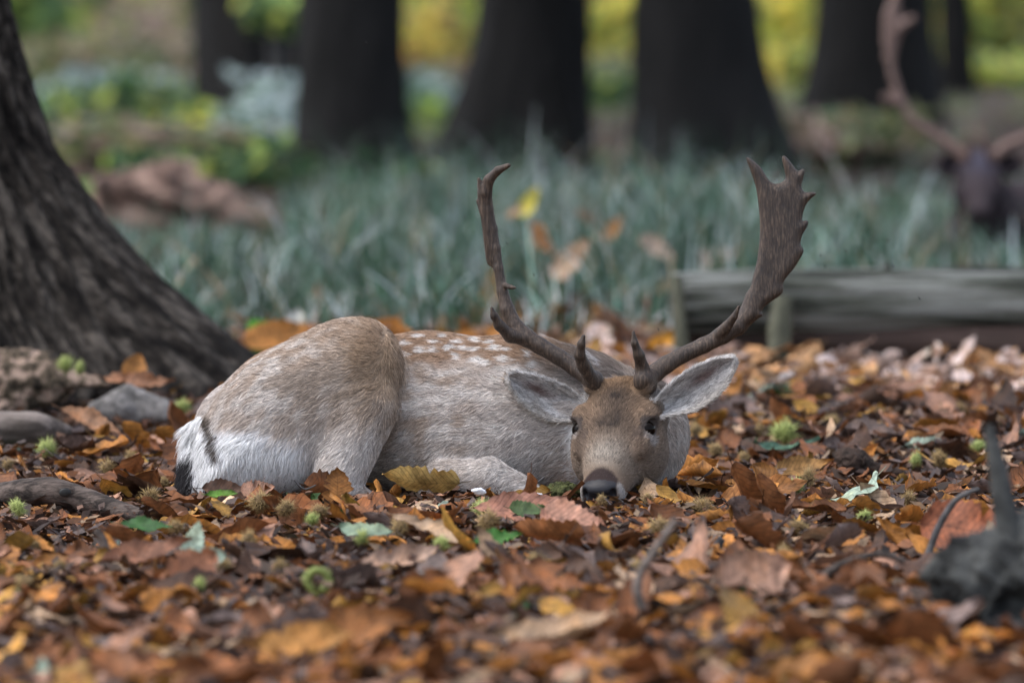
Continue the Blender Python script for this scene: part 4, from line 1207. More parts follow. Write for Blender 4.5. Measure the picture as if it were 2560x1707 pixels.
# ------------------------------------------------------------------ fallen leaves
PAL = {   # name: (base colour, share)
    'rust brown': ((.23, .092, .036), .27),
    'dark brown': ((.085, .046, .030), .18),
    'pinkish tan': ((.36, .20, .135), .13),
    'orange brown': ((.36, .155, .036), .20),
    'ochre yellow': ((.40, .22, .05), .08),
    'pale tan': ((.45, .31, .20), .06),
    'greyish brown': ((.20, .145, .13), .10),
    'green': ((.06, .13, .04), .006),
    'pale green': ((.30, .38, .30), .005),
}
PN = list(PAL)
def leaf_geom(L, wr, curl, cup, twist, seed, rows=13, serr=.10, shape=0):
    """A fallen leaf: lanceolate or broad, toothed edge, curled along and across, with its stalk."""
    r = np.random.default_rng(seed)
    u = np.linspace(0, 1, rows); s = np.array([-1, -.5, 0, .5, 1.0])
    prof = (np.sin(np.pi * u ** (.80 if shape == 0 else .68)) ** (.85 if shape == 0 else .65))
    w = L * wr * .5 * np.maximum(prof, .02)
    teeth = 1 + serr * np.where(np.arange(rows) % 2 == 0, 1, -1) * (prof > .15)
    U, S = np.meshgrid(u, s, indexing='ij')
    half = w[:, None] * np.where(np.abs(S) == 1, teeth[:, None], 1.0)
    tear = 1 - .45 * (np.abs(S) == 1) * (r.random((rows, 1)) < .12) * (r.random((rows, 5)) < .5)
    x = U * L - L / 2
    ang = cup * S * (.6 + .4 * r.random())
    y = half * np.where(np.abs(cup) > .05, np.sin(ang) / np.where(np.abs(ang) < 1e-4, 1e-4, ang) * S, S) * tear
    z = half * np.where(np.abs(ang) < 1e-4, 0, (1 - np.cos(ang)) / np.where(np.abs(ang) < 1e-4, 1, ang) * np.abs(S)) * np.sign(S) 
    z = z - .06 * L * wr * (1 - np.abs(S))                                        # midrib fold
    ph = r.uniform(0, 6.28, 4)
    z = z + L * .022 * (np.sin(U * 9 + ph[0] + S * 2) + .7 * np.sin(U * 17 + ph[1] - S * 3)) * (.35 + np.abs(S))
    y = y + L * .05 * np.sin(U * 3.0 + ph[2])
    tw = twist * (U - .5)
    y, z = y * np.cos(tw) - z * np.sin(tw), y * np.sin(tw) + z * np.cos(tw)
    th = curl * (U - .5)
    if abs(curl) > .02:
        rad = L / curl
        xx = (rad - z) * np.sin(th); zz = rad - (rad - z) * np.cos(th)
    else: xx, zz = x, z
    V = np.stack([xx, y, zz], -1).reshape(-1, 3)
    I = np.arange(rows * 5).reshape(rows, 5)
    F = np.stack([I[:-1, :-1].ravel(), I[1:, :-1].ravel(), I[1:, 1:].ravel(), I[:-1, 1:].ravel()], 1)
    uv = np.stack([U, S], -1).reshape(-1, 2)
    # stalk
    b0 = V[2]; dr = V[2] - V[7]; dr = dr / (np.linalg.norm(dr) + 1e-9)
    st = [b0 + np.array((0, .0010, 0)), b0 - np.array((0, .0010, 0)), b0 + dr * L * .15 - np.array((0, .0008, -.003)), b0 + dr * L * .15 + np.array((0, .0008, .003))]
    n0 = len(V)
    V = np.concatenate([V, st]); F = np.concatenate([F, [[n0, n0 + 1, n0 + 2, n0 + 3]]])
    uv = np.concatenate([uv, np.zeros((4, 2))])
    return V, F, uv
def leaf_colours(base, uv, r):
    c = np.tile(np.array(base), (len(uv), 1))
    e = np.abs(uv[:, 1]) ** 3 * r.uniform(-.5, .35)
    g = (uv[:, 0] - .5) * r.uniform(-.6, .6)
    return np.clip(c * (1 + e + g)[:, None] * (1 + .1 * r.normal(0, 1, (len(uv), 1))), .006, .9)
LV = []       # variants: geometry, coordinates, colour class
rl = np.random.default_rng(5)
shares = np.array([PAL[k][1] for k in PN]); shares = shares / shares.sum()
for i in range(72):
    cls = PN[i % len(PN)] if i < 18 else PN[rl.choice(len(PN), p=shares)]
    shape = 1 if rl.random() < .3 else 0
    L = rl.uniform(.12, .20) * (.8 if shape else 1)
    g = leaf_geom(L, rl.uniform(.32, .44) if shape == 0 else rl.uniform(.5, .7), rl.normal(0, .9), rl.normal(0, .9), rl.normal(0, .7), 100 + i, 15, .10, shape)
    c = leaf_colours(np.array(PAL[cls][0]) * rl.uniform(.72, 1.22), g[2], rl)
    LV.append((g, c, cls, L))
LVM = [None] * len(LV)
def leaf_mesh_of(i):
    if LVM[i] is None:
        (V, F, uv), c, cls, L = LV[i]
        LVM[i] = mesh_np('fallen_leaf', V, F, c, uv); LVM[i].materials.append(M['leaf'])
        LVM[i].polygons.foreach_set('use_smooth', np.ones(len(LVM[i].polygons), bool))
    return LVM[i]
by_cls = {k: [i for i, l in enumerate(LV) if l[2] == k] for k in PN}

_o = D_TR(np.array((1280., 1240., 0.)))
def to_deer(P):
    d = (P - _o) / D_S
    return np.stack([d @ D_AX[0] + 1280, d @ D_AX[1] + 1240, d @ D_AX[2]], -1)
def to_px(P):
    P = np.asarray(P); Y = P[..., 1]; dz = CAM_H - P[..., 2]
    cz = Y * math.cos(PITCH) + dz * math.sin(PITCH)
    return 1280 + FPX * P[..., 0] / cz, 853.5 + FPX * (dz * math.cos(PITCH) - Y * math.sin(PITCH)) / cz
def near_deer(P):
    Q = to_deer(P)
    f = np.min([ev(p, Q) for p, _ in body], 0)
    return np.minimum(f, ev(HD.skull(), Q))

# things that must show above the litter: leaves in front of them lie low
BURRS = [
    (118, 1123, 34, 'g', 0, 'round green burr below the grey wood slab', 18.2),
    (45, 1285, 30, 'g', 1, 'pale green burr under the thick knotted stick', 16.5),
    (165, 912, 28, 'g', 2, 'green burr on top of the rotting wood chunk', 19.55),
    (200, 920, 24, 'g', 0, 'smaller green burr next to another on the rotting wood', 19.5),
    (458, 1018, 32, 'g', 1, 'blurred pale green burr behind the rump by the root', 19.6),
    (1208, 1282, 32, 'g', 2, 'bright green burr in front of the folded foreleg', 16.45),
    (1990, 1222, 27, 'g', 0, 'light green spiky burr right of the cheek of the deer', 17.1),
    (1962, 1108, 46, 'g', 1, 'large pale green burr under the thin arched leaf', 18.6),
    (795, 1478, 40, 'o', 0, 'green ring shaped open burr on the dark soil', 14.75),
    (500, 1478, 28, 'g', 2, 'green burr beside the dark soil patch in the blurred foreground', 14.7),
    (905, 1358, 32, 'g', 0, 'pale green burr next to the grey green leaf', 15.75),
    (1105, 1372, 32, 'g', 1, 'green burr at the lower end of the narrow pale leaf', 15.6),
    (782, 1318, 30, 'g', 2, 'dull green burr before the upright orange leaf', 16.2),
    (2162, 1302, 27, 'g', 1, 'bright green burr below the rotten wood lump', 16.3),
    (2450, 1120, 26, 'g', 2, 'small green burr by the upright grey root spike', 18.3),
    (2290, 1180, 24, 'g', 0, 'small green burr touching the end of the rotten wood lump', 17.9),
    (1650, 1328, 38, 'b', 0, 'greenish brown burr below the chin beside the grey twig', 16.0),
    (1505, 1266, 24, 'b', 1, 'yellowish burr pressed against the nose of the deer', 16.72),
    (1620, 1250, 27, 'b', 2, 'tan burr under the cheek of the deer', 16.75),
    (375, 1272, 36, 'b', 3, 'golden brown burr at the thin end of the knotted stick', 16.75),
    (652, 1258, 40, 'b', 0, 'brown spiky burr before the white rump', 16.62),
    (715, 1285, 38, 'b', 1, 'tan burr just in front of the spiky brown rump burr', 16.45),
    (800, 1290, 32, 'b', 2, 'brown burr below the upright orange leaf', 16.4),
    (1755, 1288, 40, 'b', 3, 'dark brown burr in front of the long orange brown leaf', 16.45),
    (1222, 1316, 44, 'b', 0, 'very dark brown burr under the bright green one', 16.1),
]
BSPOT = [(270, 1150), (410, 1195), (440, 1300), (560, 1400), (330, 1130), (20, 1150), (90, 1350), (1900, 1060), (2080, 1040), (2200, 1020), (2400, 1010), (2020, 1180), (2270, 1230), (1860, 1130),
         (1740, 1060), (2500, 1040), (2120, 970), (470, 1340), (150, 1400), (1180, 1400), (1960, 1370), (1600, 1400), (700, 1400), (60, 1440), (1340, 1390), (2350, 1130), (1790, 1110), (430, 1120), (620, 1330), (1000, 1300), (2000, 1300)]
CLEAR = [(-50, 370, 15.9, 16.95), (-50, 200, 17.8, 18.75), (190, 440, 18.7, 19.5), (-50, 300, 19.0, 19.8), (2080, 2280, 17.2, 17.9), (1640, 2600, 21.3, 22.1), (1570, 1700, 13.3, 14.15), (1800, 1980, 13.9, 14.5), (2300, 2460, 14.6, 15.5), (960, 1120, 14.3, 15.0), (1000, 1160, 15.3, 15.9), (1260, 1480, 15.5, 16.5)]
CLEAR += [(b[0] - 48, b[0] + 48, b[6] - .55, b[6] + .06) for b in BURRS]
CLEAR += [(a - 40, a + 40, ground_depth(b + 20) - .4, ground_depth(b + 20) + .05) for a, b in BSPOT]
NL = 8600 + 5200
d_ = 1 / rng.uniform(1 / 24.6, 1 / 12.6, NL)
px_ = rng.uniform(-420, 2980, NL)
NX = 5200                                              # the litter goes on beyond the picture's edges and behind the grass edge
d_[-NX:] = 1 / rng.uniform(1 / 30, 1 / 11, NX)
side = rng.random(NX)
px_[-NX:] = np.where(side < .45, rng.uniform(-2600, -420, NX), np.where(side < .9, rng.uniform(2980, 5200, NX), rng.uniform(-400, 3000, NX)))
d_[-NX:] = np.where(side < .9, d_[-NX:], rng.uniform(24.6, 36, NX))
# more of them beyond the frame's reach thin out behind the grass edge
lx = (px_ - 1280) / FPX * d_; ly_ = d_
lz = gz(lx, ly_) + rng.beta(1.3, 2.2, NL) * .046 - .030
yaw = rng.uniform(0, 2 * np.pi, NL)
tilt = np.abs(rng.normal(0, R(27), NL)) * np.where(d_ < 15.6, .8, 1.0); tax = rng.uniform(0, 2 * np.pi, NL)
sc = np.where(rng.random(NL) < .22, rng.uniform(.32, .62, NL), np.clip(rng.normal(.95, .2, NL), .5, 1.4)) * np.where(d_ < 15.4, .95, 1.0)
pale_w = np.array([.10, .04, .34, .16, .06, .24, .04, .01, .01])  # paler classes for the far strip, sheen carried by leaf colour
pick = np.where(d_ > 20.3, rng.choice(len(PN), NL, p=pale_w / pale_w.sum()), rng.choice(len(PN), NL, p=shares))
var = np.array([by_cls[PN[k]][rng.integers(0, len(by_cls[PN[k]]))] for k in pick])
P0 = np.stack([lx, ly_, lz], 1)
nd = near_deer(P0 + np.array((0, 0, .03)))
keep = nd > 8
keep &= ~((px_ > 520) & (px_ < 860) & (d_ > 14.35) & (d_ < 15.2) & (rng.random(NL) < .8))      # patch of bare dark soil
keep &= ~((px_ < 290) & (d_ > 19.3) & (d_ < 20.4)) 
dpx, dpy = to_px(P0)
front_nose = (dpx > 1395) & (dpx < 1640) & (d_ < 17.1) & (d_ > 15.9)
for k_ in ('green', 'pale green'): keep &= ~(front_nose & np.isin(var, by_cls[k_]))
lz = np.where(front_nose, gz(lx, ly_) - .030 + .014 * rng.random(NL), lz)
tilt = np.where(front_nose, tilt * .3, tilt); sc = np.where(front_nose, np.minimum(sc, .75), sc)
low = np.zeros(NL, bool)
for a, b, c, e in CLEAR: low |= (dpx > a) & (dpx < b) & (d_ > c) & (d_ < e)
lz = np.where(low, gz(lx, ly_) - .034 + .012 * rng.random(NL), lz)
tilt = np.where(low, tilt * .3, tilt); sc = np.where(low, np.minimum(sc, .8), sc)
P0[:, 2] = lz
def leaf_matrix(p, yaw, tilt, tax, s):
    return Matrix.Translation(Vector(p)) @ Matrix.Rotation(tilt, 4, Vector((math.cos(tax), math.sin(tax), 0))) @ Matrix.Rotation(yaw, 4, 'Z') @ Matrix.Scale(s, 4)
idx = np.where(keep)[0]
inframe = (dpx[idx] > 15) & (dpx[idx] < 2545) & (dpy[idx] > 900) & (dpy[idx] < 1690) & (np.abs(to_deer(P0[idx])[:, 2]) < 1e6)
score = np.array([LV[var[i]][3] for i in idx]) * sc[idx] / d_[idx] ** .6 * (.35 + np.sin(tilt[idx])) * (.5 + 12 * (.03 + lz[idx] - gz(lx[idx], ly_[idx]))) * inframe
own = set(idx[np.argsort(-score)[:265]])
LM = [(475, 1200, 'the tail'), (640, 1225, 'the white rump'), (850, 1230, 'the hind leg'), (1050, 1215, 'the ochre belly leaf'), (1230, 1225, 'the folded foreleg'), (1500, 1255, 'the nose'), (1640, 1215, 'the cheek'), (1720, 1180, 'the neck'),
      (120, 1250, 'the knotted stick'), (350, 1292, 'the stick end'), (80, 1100, 'the wood slab'), (330, 1040, 'the grey stone'), (1208, 1300, 'the bright green burr'), (1990, 1240, 'the spiky light green burr'), (2150, 1185, 'the rotten wood lump'),
      (2300, 1380, 'the bent dark twig'), (2470, 1550, 'the root lump'), (1600, 1540, 'the crooked grey twig'), (800, 1505, 'the open ring burr'), (600, 1520, 'the pale peeled stick'), (1060, 1455, 'the broken grey branch'), (1430, 1460, 'the dark twig stub'),
      (1880, 1500, 'the big pinkish leaf'), (905, 1610, 'the large curled front leaf'), (365, 1405, 'the raised brown leaf'), (2130, 1410, 'the forked twig'), (500, 1390, 'the mint green leaves'), (1950, 900, 'the leaning post'), (2300, 900, 'the dark log'), (1250, 1360, 'the dark green leaf'), (1780, 1400, 'the black twig stub'), (255, 1400, 'the stubby stick'), (1960, 1130, 'the large pale burr')]
LMP = np.array([on_ground(a, b)[:2] for a, b, _ in LM])
def leaf_label(p, cls, v, t):
    st = 'upright' if t > R(42) else ('curled' if v % 3 == 0 else ('toothed' if v % 3 == 1 else 'flat'))
    return unique(f'{st} {cls} leaf', p)
USED = set()
def unique(what, p):
    dd = np.argsort(np.linalg.norm((LMP - np.array(p[:2])) * np.array((1, .35)), axis=1))
    for a, b in ((0, 1), (0, 2), (1, 2), (0, 3), (1, 3), (2, 3), (0, 4), (1, 4)):
        lab = f'{what} between {LM[dd[a]][2]} and {LM[dd[b]][2]}'
        if lab not in USED: break
    USED.add(lab)
    return lab
Vs, Fs, Us, Cs = [], [], [], []; off = 0
for i in idx:
    mtx = leaf_matrix(P0[i], yaw[i], tilt[i], tax[i], sc[i])
    v = var[i]
    if i in own:
        o = bpy.data.objects.new('fallen_leaf', leaf_mesh_of(v)); col.objects.link(o); o.matrix_world = mtx
        cls = LV[v][2]
        tag(o, leaf_label(P0[i], cls, v, tilt[i]), 'leaf', f'{cls} fallen leaves')
    else:
        (V, F, uv), c, cls, L = LV[v]
        A = np.array(mtx)
        Vs.append(V @ A[:3, :3].T + A[:3, 3]); Fs.append(F + off); Us.append(uv); Cs.append(c * rng.uniform(.75, 1.2)); off += len(V)

# extra leaves strewn before the log, sky sheen put into their pale colours
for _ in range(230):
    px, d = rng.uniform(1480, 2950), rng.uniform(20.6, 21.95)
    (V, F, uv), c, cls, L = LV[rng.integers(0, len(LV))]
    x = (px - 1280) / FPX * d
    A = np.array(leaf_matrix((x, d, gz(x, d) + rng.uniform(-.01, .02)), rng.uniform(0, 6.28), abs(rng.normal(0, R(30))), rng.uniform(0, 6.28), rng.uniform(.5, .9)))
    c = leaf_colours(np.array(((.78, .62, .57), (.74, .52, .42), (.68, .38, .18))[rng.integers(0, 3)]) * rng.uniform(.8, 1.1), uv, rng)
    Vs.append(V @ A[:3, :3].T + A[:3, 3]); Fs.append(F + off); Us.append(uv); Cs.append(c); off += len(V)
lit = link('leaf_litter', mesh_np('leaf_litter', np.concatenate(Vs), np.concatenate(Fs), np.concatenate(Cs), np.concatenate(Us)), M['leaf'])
tag(lit, 'carpet of brown and rust coloured fallen leaves covering the woodland floor', 'leaf litter', kind='stuff')

# crumbs: small broken bits between the leaves
nb = 26000
db = 1 / rng.uniform(1 / 21, 1 / 13.2, nb); xb = rng.uniform(-1500, 1500, nb) / FPX * db
a = rng.uniform(0, 6.28, (nb, 3)); s_ = rng.uniform(.004, .022, nb)[:, None]
cb = np.stack([xb, db, gz(xb, db) + rng.uniform(-.035, .004, nb)], 1)
e1 = np.stack([np.cos(a[:, 0]), np.sin(a[:, 0]), .6 * np.sin(a[:, 1])], 1); e2 = np.stack([-np.sin(a[:, 0]), np.cos(a[:, 0]), .8 * np.cos(a[:, 2])], 1)
Vb = np.stack([cb - e1 * s_, cb - e2 * s_ * .4, cb + e1 * s_, cb + e2 * s_ * .5], 1)
kb = near_deer(cb) > 2
Vb = Vb[kb]; nb = len(Vb)
bc_ = np.array([PAL[k][0] for k in ('dark brown', 'greyish brown', 'pinkish tan', 'rust brown', 'pale tan')])[rng.choice(5, nb, p=(.35, .2, .15, .2, .1))] * rng.uniform(.5, 1.2, (nb, 1))
tag(link('leaf_crumbs', mesh_np('leaf_crumbs', Vb.reshape(-1, 3), np.arange(nb * 4).reshape(nb, 4), np.repeat(bc_, 4, 0), np.zeros((nb * 4, 2))), M['leaf'], None, False),
    'small broken leaf crumbs and bits scattered between the fallen leaves', 'leaf crumbs', kind='stuff')

# single leaves the photograph shows clearly
def one_leaf(px, py, d, L, wr, cls, label, yaw, pitch, roll, curl=.4, cup=.5, twist=.2, seed=0, shape=0, base=None, group=None):
    """px, py is the leaf's middle; yaw 0 lies along the picture, pitch lifts its tip, roll tips its face."""
    if py > 1225: d = ground_depth(py + 32)
    r = np.random.default_rng(seed)
    V, F, uv = leaf_geom(L, wr, curl, cup, twist, seed, 19, .09, shape)
    me = mesh_np('fallen_leaf', V, F, leaf_colours(base or PAL[cls][0], uv, r), uv)
    o = link('fallen_leaf', me, M['leaf'])
    o.matrix_world = Matrix.Translation(Vector(W(px, py, d))) @ Matrix.Rotation(R(yaw), 4, 'Z') @ Matrix.Rotation(-R(pitch), 4, 'Y') @ Matrix.Rotation(R(roll), 4, 'X')
    return tag(o, label, 'leaf', group)
one_leaf(1052, 1196, 16.98, .150, .46, 'ochre yellow', 'large ochre leaf leaning on its edge against the belly of the deer', 178, 4, 52, .25, .35, .15, 21, 1, (.46, .31, .11))
one_leaf(840, 1222, 16.85, .085, .75, 'orange brown', 'pointed orange brown leaf standing upright before the hind leg', 75, 74, 30, .2, .3, .0, 22, 1, (.36, .155, .045))
one_leaf(560, 1222, 16.95, .085, .45, 'dark brown', 'dark brown toothed leaf standing on edge at the white rump', 5, 4, 60, .3, .4, .1, 23)
one_leaf(645, 1222, 16.93, .07, .6, 'pinkish tan', 'pinkish leaf leaning against the lower rump beside the dark toothed leaf', -10, 10, 55, .5, .5, .1, 24, 1)
one_leaf(555, 1236, 16.8, .06, .35, 'green', 'small bright green leaf under the dark leaf at the rump', 0, 0, 40, .3, .4, .1, 25, 0, (.10, .22, .03))
one_leaf(1300, 1262, 16.6, .18, .34, 'rust brown', 'long smooth rust pink leaf in front of the folded foreleg', 4, 2, 50, .35, .5, .1, 26, 0, (.34, .165, .115))
one_leaf(1440, 1300, 16.2, .15, .5, 'pinkish tan', 'broad rust pink leaf below and left of the nose', -35, -10, 45, .5, .5, .3, 27, 1, (.37, .19, .13))
one_leaf(1370, 1330, 16.05, .13, .5, 'orange brown', 'glossy chestnut brown leaf with dark veins in front of the foreleg', 170, 0, 48, .5, .6, .1, 28, 1, (.28, .115, .045))
one_leaf(1085, 1330, 15.95, .17, .22, 'pale tan', 'long narrow pale tan leaf slanting down towards a green burr', -24, -16, 40, .3, .5, .2, 29, 0)
one_leaf(1000, 1390, 15.35, .15, .36, 'pale tan', 'pale pinkish leaf half rolled up in front of the deer', 20, 10, 48, .5, 1.1, .2, 30, 0, (.46, .31, .23))
one_leaf(1910, 1232, 17.0, .17, .36, 'orange brown', 'long orange brown leaf arching beside the cheek of the deer', 6, 6, 48, .6, .5, .2, 31, 0, (.34, .15, .05))
one_leaf(2000, 1175, 17.6, .14, .36, 'ochre yellow', 'folded ochre leaf lying behind the long orange brown leaf', 22, 14, 50, .5, .9, .2, 32, 0, (.42, .23, .08))
one_leaf(2420, 1330, 15.7, .18, .60, 'rust brown', 'big flat rust red leaf beside the dark twig', -20, -6, 55, .3, .3, .1, 33, 1, (.26, .088, .042))
one_leaf(1885, 1455, 14.9, .14, .8, 'pinkish tan', 'big blurred pinkish leaf standing up in the foreground', 10, 20, 68, .4, .4, .2, 34, 1, (.46, .27, .19))
one_leaf(905, 1575, 14.0, .17, .40, 'orange brown', 'large blurred orange brown leaf curled at the front', 14, 6, 55, .7, .7, .2, 35, 0, (.34, .14, .045))
one_leaf(365, 1385, 15.2, .17, .30, 'rust brown', 'brown leaf with raised tip above the litter near the stick', 18, 16, 40, .6, .7, .3, 36, 0, (.24, .11, .065))
one_leaf(480, 1355, 15.75, .085, .45, 'pale green', 'upright pale mint green leaf in front of the rump', 70, 60, 20, .2, .3, .2, 37, 0)
one_leaf(515, 1395, 15.7, .07, .7, 'pale green', 'pale mint green leaf lying beside its upright twin', 10, 10, 55, .4, .3, .1, 38, 1)
one_leaf(365, 1315, 16.2, .10, .32, 'green', 'dark green leaf lying near the brown raised leaf', -6, 0, 40, .3, .4, .1, 39, 0, (.035, .105, .03))
one_leaf(1245, 1346, 15.85, .09, .38, 'green', 'dark green leaf in front of the chestnut brown leaf', 14, 8, 50, .3, .4, .1, 40, 0, (.05, .15, .03))
one_leaf(1320, 1270, 16.45, .07, .5, 'green', 'dull green leaf lying on the long rust pink leaf', 2, 2, 52, .2, .4, .1, 41, 1, (.06, .10, .04))
one_leaf(915, 1325, 16.05, .10, .38, 'pale green', 'grey green leaf beside pale green burrs in front of the deer', -20, -8, 40, .4, .4, .1, 42, 0, (.19, .26, .19))
one_leaf(2310, 1110, 18.4, .08, .5, 'pale green', 'pale green leaf lying beyond the rotten wood lump', -10, 4, 45, .3, .3, .1, 43, 1)
one_leaf(1965, 1118, 18.3, .15, .14, 'green', 'thin arched green leaf over a pale burr right of the deer', 8, 0, 30, 1.1, .3, .1, 44, 0, (.08, .16, .11))
one_leaf(230, 1055, 18.75, .16, .30, 'orange brown', 'big folded brown leaf sliding off the grey wood slab', -26, -14, 45, .2, 1.0, .1, 45, 0, (.30, .16, .09))
one_leaf(350, 950, 19.7, .16, .32, 'orange brown', 'long brown curled leaf resting above the grey stone', -4, 0, 50, .4, 1.2, .1, 46, 0, (.33, .17, .10))
one_leaf(335, 915, 19.8, .07, .8, 'orange brown', 'small upright orange leaf against the root of the big tree', 60, 50, 40, .2, .4, .1, 47, 1, (.34, .15, .04))
one_leaf(1060, 1470, 14.7, .10, .7, 'rust brown', 'rust brown leaf standing up blurred in the foreground litter', 30, 20, 65, .3, .4, .1, 48, 1)
one_leaf(760, 1600, 13.9, .16, .4, 'ochre yellow', 'blurred ochre leaf low at the very front', 5, 0, 50, .3, .4, .1, 49, 0, (.40, .19, .05))
one_leaf(490, 1420, 14.95, .10, .8, 'rust brown', 'rust coloured broad leaf tipped up near the dark soil patch', 45, 30, 50, .3, .4, .1, 50, 1, (.30, .13, .07))
one_leaf(690, 835, 21.6, .19, .42, 'orange brown', 'bright orange leaf behind the rump of the deer', 28, 16, 60, .4, .5, .1, 51, 0, (.50, .22, .06))
one_leaf(645, 812, 21.9, .06, .6, 'green', 'small bright green leaf beside the orange leaf behind the rump', 20, 20, 60, .3, .3, .1, 52, 1, (.12, .40, .04))
one_leaf(735, 800, 22.2, .09, .6, 'pale tan', 'whitish leaf standing behind the orange leaf at the rump', 70, 40, 40, .3, .3, .1, 53, 1, (.62, .62, .56))
CG = [(1325, 505, 25.4, .10, 'ochre yellow', 'yellow', (.62, .55, .10), 70), (1288, 528, 25.2, .06, 'pale tan', 'pale tan', None, 20), (1352, 598, 25.0, .11, 'orange brown', 'rusty orange', (.42, .19, .07), -50), (1432, 648, 24.8, .15, 'pinkish tan', 'long pinkish tan', (.55, .37, .26), 55),
      (1535, 572, 25.3, .08, 'orange brown', 'small orange', (.50, .23, .08), 60), (1462, 545, 25.6, .07, 'pinkish tan', 'small pinkish', None, -40), (1642, 625, 24.9, .12, 'pale tan', 'pale pink', (.60, .44, .34), -30), (1792, 648, 24.8, .13, 'pale tan', 'wide whitish tan', (.58, .44, .36), 12),
      (1580, 738, 24.1, .12, 'pale tan', 'pale creamy', (.62, .48, .38), 10), (1668, 714, 24.3, .07, 'pale tan', 'small creamy', None, 30), (800, 752, 24.4, .11, 'orange brown', 'upright orange', (.55, .27, .10), 80), (1045, 755, 24.4, .10, 'orange brown', 'dull orange', (.42, .22, .11), 10),
      (1230, 720, 24.5, .12, 'orange brown', 'brownish orange', (.36, .18, .06), 70), (1660, 850, 22.4, .10, 'orange brown', 'bright orange', (.60, .28, .03), 40), (520, 470 + 270, 24.6, .08, 'pinkish tan', 'faded pink', None, 30)]
for j, (px, py, d, L, cls, nm, base, yw) in enumerate(CG):
    one_leaf(px, py, d, L, .5, cls, f'{nm} leaf caught in the blue-green grass behind the deer', 10, yw, 60, .4, .4, .2, 70 + j, 1, base, 'leaves caught in the grass')

# ------------------------------------------------------------------ chestnut burrs
def burr_meshes(seed, green, open_=False, ns=330):
    r = np.random.default_rng(seed)
    seg = 12
    if open_:
        a, b = np.meshgrid(np.linspace(0, 2 * np.pi, 18, endpoint=False), np.linspace(0, 2 * np.pi, 8, endpoint=False), indexing='ij')
        nrm = np.stack([np.cos(a) * np.cos(b), np.sin(b), np.sin(a) * np.cos(b)], -1)
        ctr = np.stack([.62 * np.cos(a), 0 * a, .62 * np.sin(a)], -1)
        V = (ctr + .20 * nrm).reshape(-1, 3); n, mcol = 18, 8
        I = np.arange(n * mcol).reshape(n, mcol)
        F = np.stack([I.ravel(), np.roll(I, -1, 0).ravel(), np.roll(np.roll(I, -1, 0), -1, 1).ravel(), np.roll(I, -1, 1).ravel()], 1)
        t = r.uniform(0, 2 * np.pi, (ns, 2))
        D = np.stack([np.cos(t[:, 0]) * np.cos(t[:, 1]), np.sin(t[:, 1]), np.sin(t[:, 0]) * np.cos(t[:, 1])], -1)
        B = np.stack([.62 * np.cos(t[:, 0]), 0 * t[:, 0], .62 * np.sin(t[:, 0])], -1) + .19 * D
        ln = .26
    else:
        V, F = [], []
        for i in range(seg + 1):
            for j in range(seg):
                p, e = math.pi * i / seg, 2 * math.pi * j / seg
                d = np.array((math.sin(p) * math.cos(e), math.sin(p) * math.sin(e), .85 * math.cos(p)))
                V.append(d * .50 * (1 + .38 * mnoise.noise(Vector(d * 1.6) + Vector((seed * 3.3, 0, 0)))))
        for i in range(seg):
            for j in range(seg): F.append((i * seg + j, (i + 1) * seg + j, (i + 1) * seg + (j + 1) % seg, i * seg + (j + 1) % seg))
        V = np.array(V); F = np.array(F)
        D = r.normal(0, 1, (ns, 3)); D /= np.linalg.norm(D, axis=1)[:, None]
        B = np.array([d * np.array((1, 1, .85)) * .46 * (1 + .38 * mnoise.noise(Vector(d * 1.6) + Vector((seed * 3.3, 0, 0)))) for d in D]); ln = .62
    core = np.array((.18, .22, .06) if green else (.13, .085, .04)); sp = np.array((.50, .57, .20) if green else (.44, .31, .14))
    me = mesh_np('husk', V, F, np.tile(core, (len(V), 1)) * r.uniform(.7, 1.3, (len(V), 1)))
    D2_ = D + r.normal(0, .45, D.shape); D2_ /= np.linalg.norm(D2_, axis=1)[:, None]
    s1 = np.cross(D2_, np.array((.3, .5, .8))); s1 /= np.linalg.norm(s1, axis=1)[:, None]; s2 = np.cross(D2_, s1)
    bw_ = .026
    Vt = np.stack([B + s1 * bw_, B - .5 * s1 * bw_ + .87 * s2 * bw_, B - .5 * s1 * bw_ - .87 * s2 * bw_, B + D2_ * (ln * r.uniform(.3, 1.3, ns))[:, None]], 1).reshape(-1, 3)
    k = np.arange(ns) * 4
    Ft = np.concatenate([np.stack([k, k + 1, k + 3], 1), np.stack([k + 1, k + 2, k + 3], 1), np.stack([k + 2, k, k + 3], 1)])
    cs = np.repeat(sp * r.uniform(.65, 1.35, (ns, 1)), 4, 0); cs[0::4] *= .75; cs[1::4] *= .75; cs[2::4] *= .75
    ms = mesh_np('spines', Vt, Ft, np.clip(cs, 0, .9))
    me.materials.append(M['burr']); ms.materials.append(M['burr'])
    return me, ms
BG = [burr_meshes(s, True) for s in (1, 2, 3)]; BB = [burr_meshes(s, False) for s in (4, 5, 6, 7)]; BO = burr_meshes(9, True, True)
def burr(px, py, rpx, kind, k, label, group=None, d=None, lift=0.0):
    d = d or ground_depth(py + rpx * .8)
    p = W(px, py, d)
    hm, sm = BO if kind == 'o' else (BG[k % 3] if kind == 'g' else BB[k % 4])
    r = rpx * d / FPX
    o = bpy.data.objects.new('chestnut_burr', hm); col.objects.link(o)
    o.location = (p[0], p[1], (max(p[2], r * .45) if group is None else r * .25) + lift); q = np.random.default_rng(int(px * 7 + py)).uniform(.72, 1.12, 3); o.scale = tuple(r * q)
    o.rotation_euler = (0, 0, k * .9) if kind == 'o' else (k * 1.3, k * .7, k * 2.1)
    s = bpy.data.objects.new('spines', sm); col.objects.link(s); s.parent = o
    return tag(o, label, 'chestnut burr', group)
for px, py, rp, kd, k, lab, d in BURRS: burr(px, py, rp, kd, k, lab, d=d)
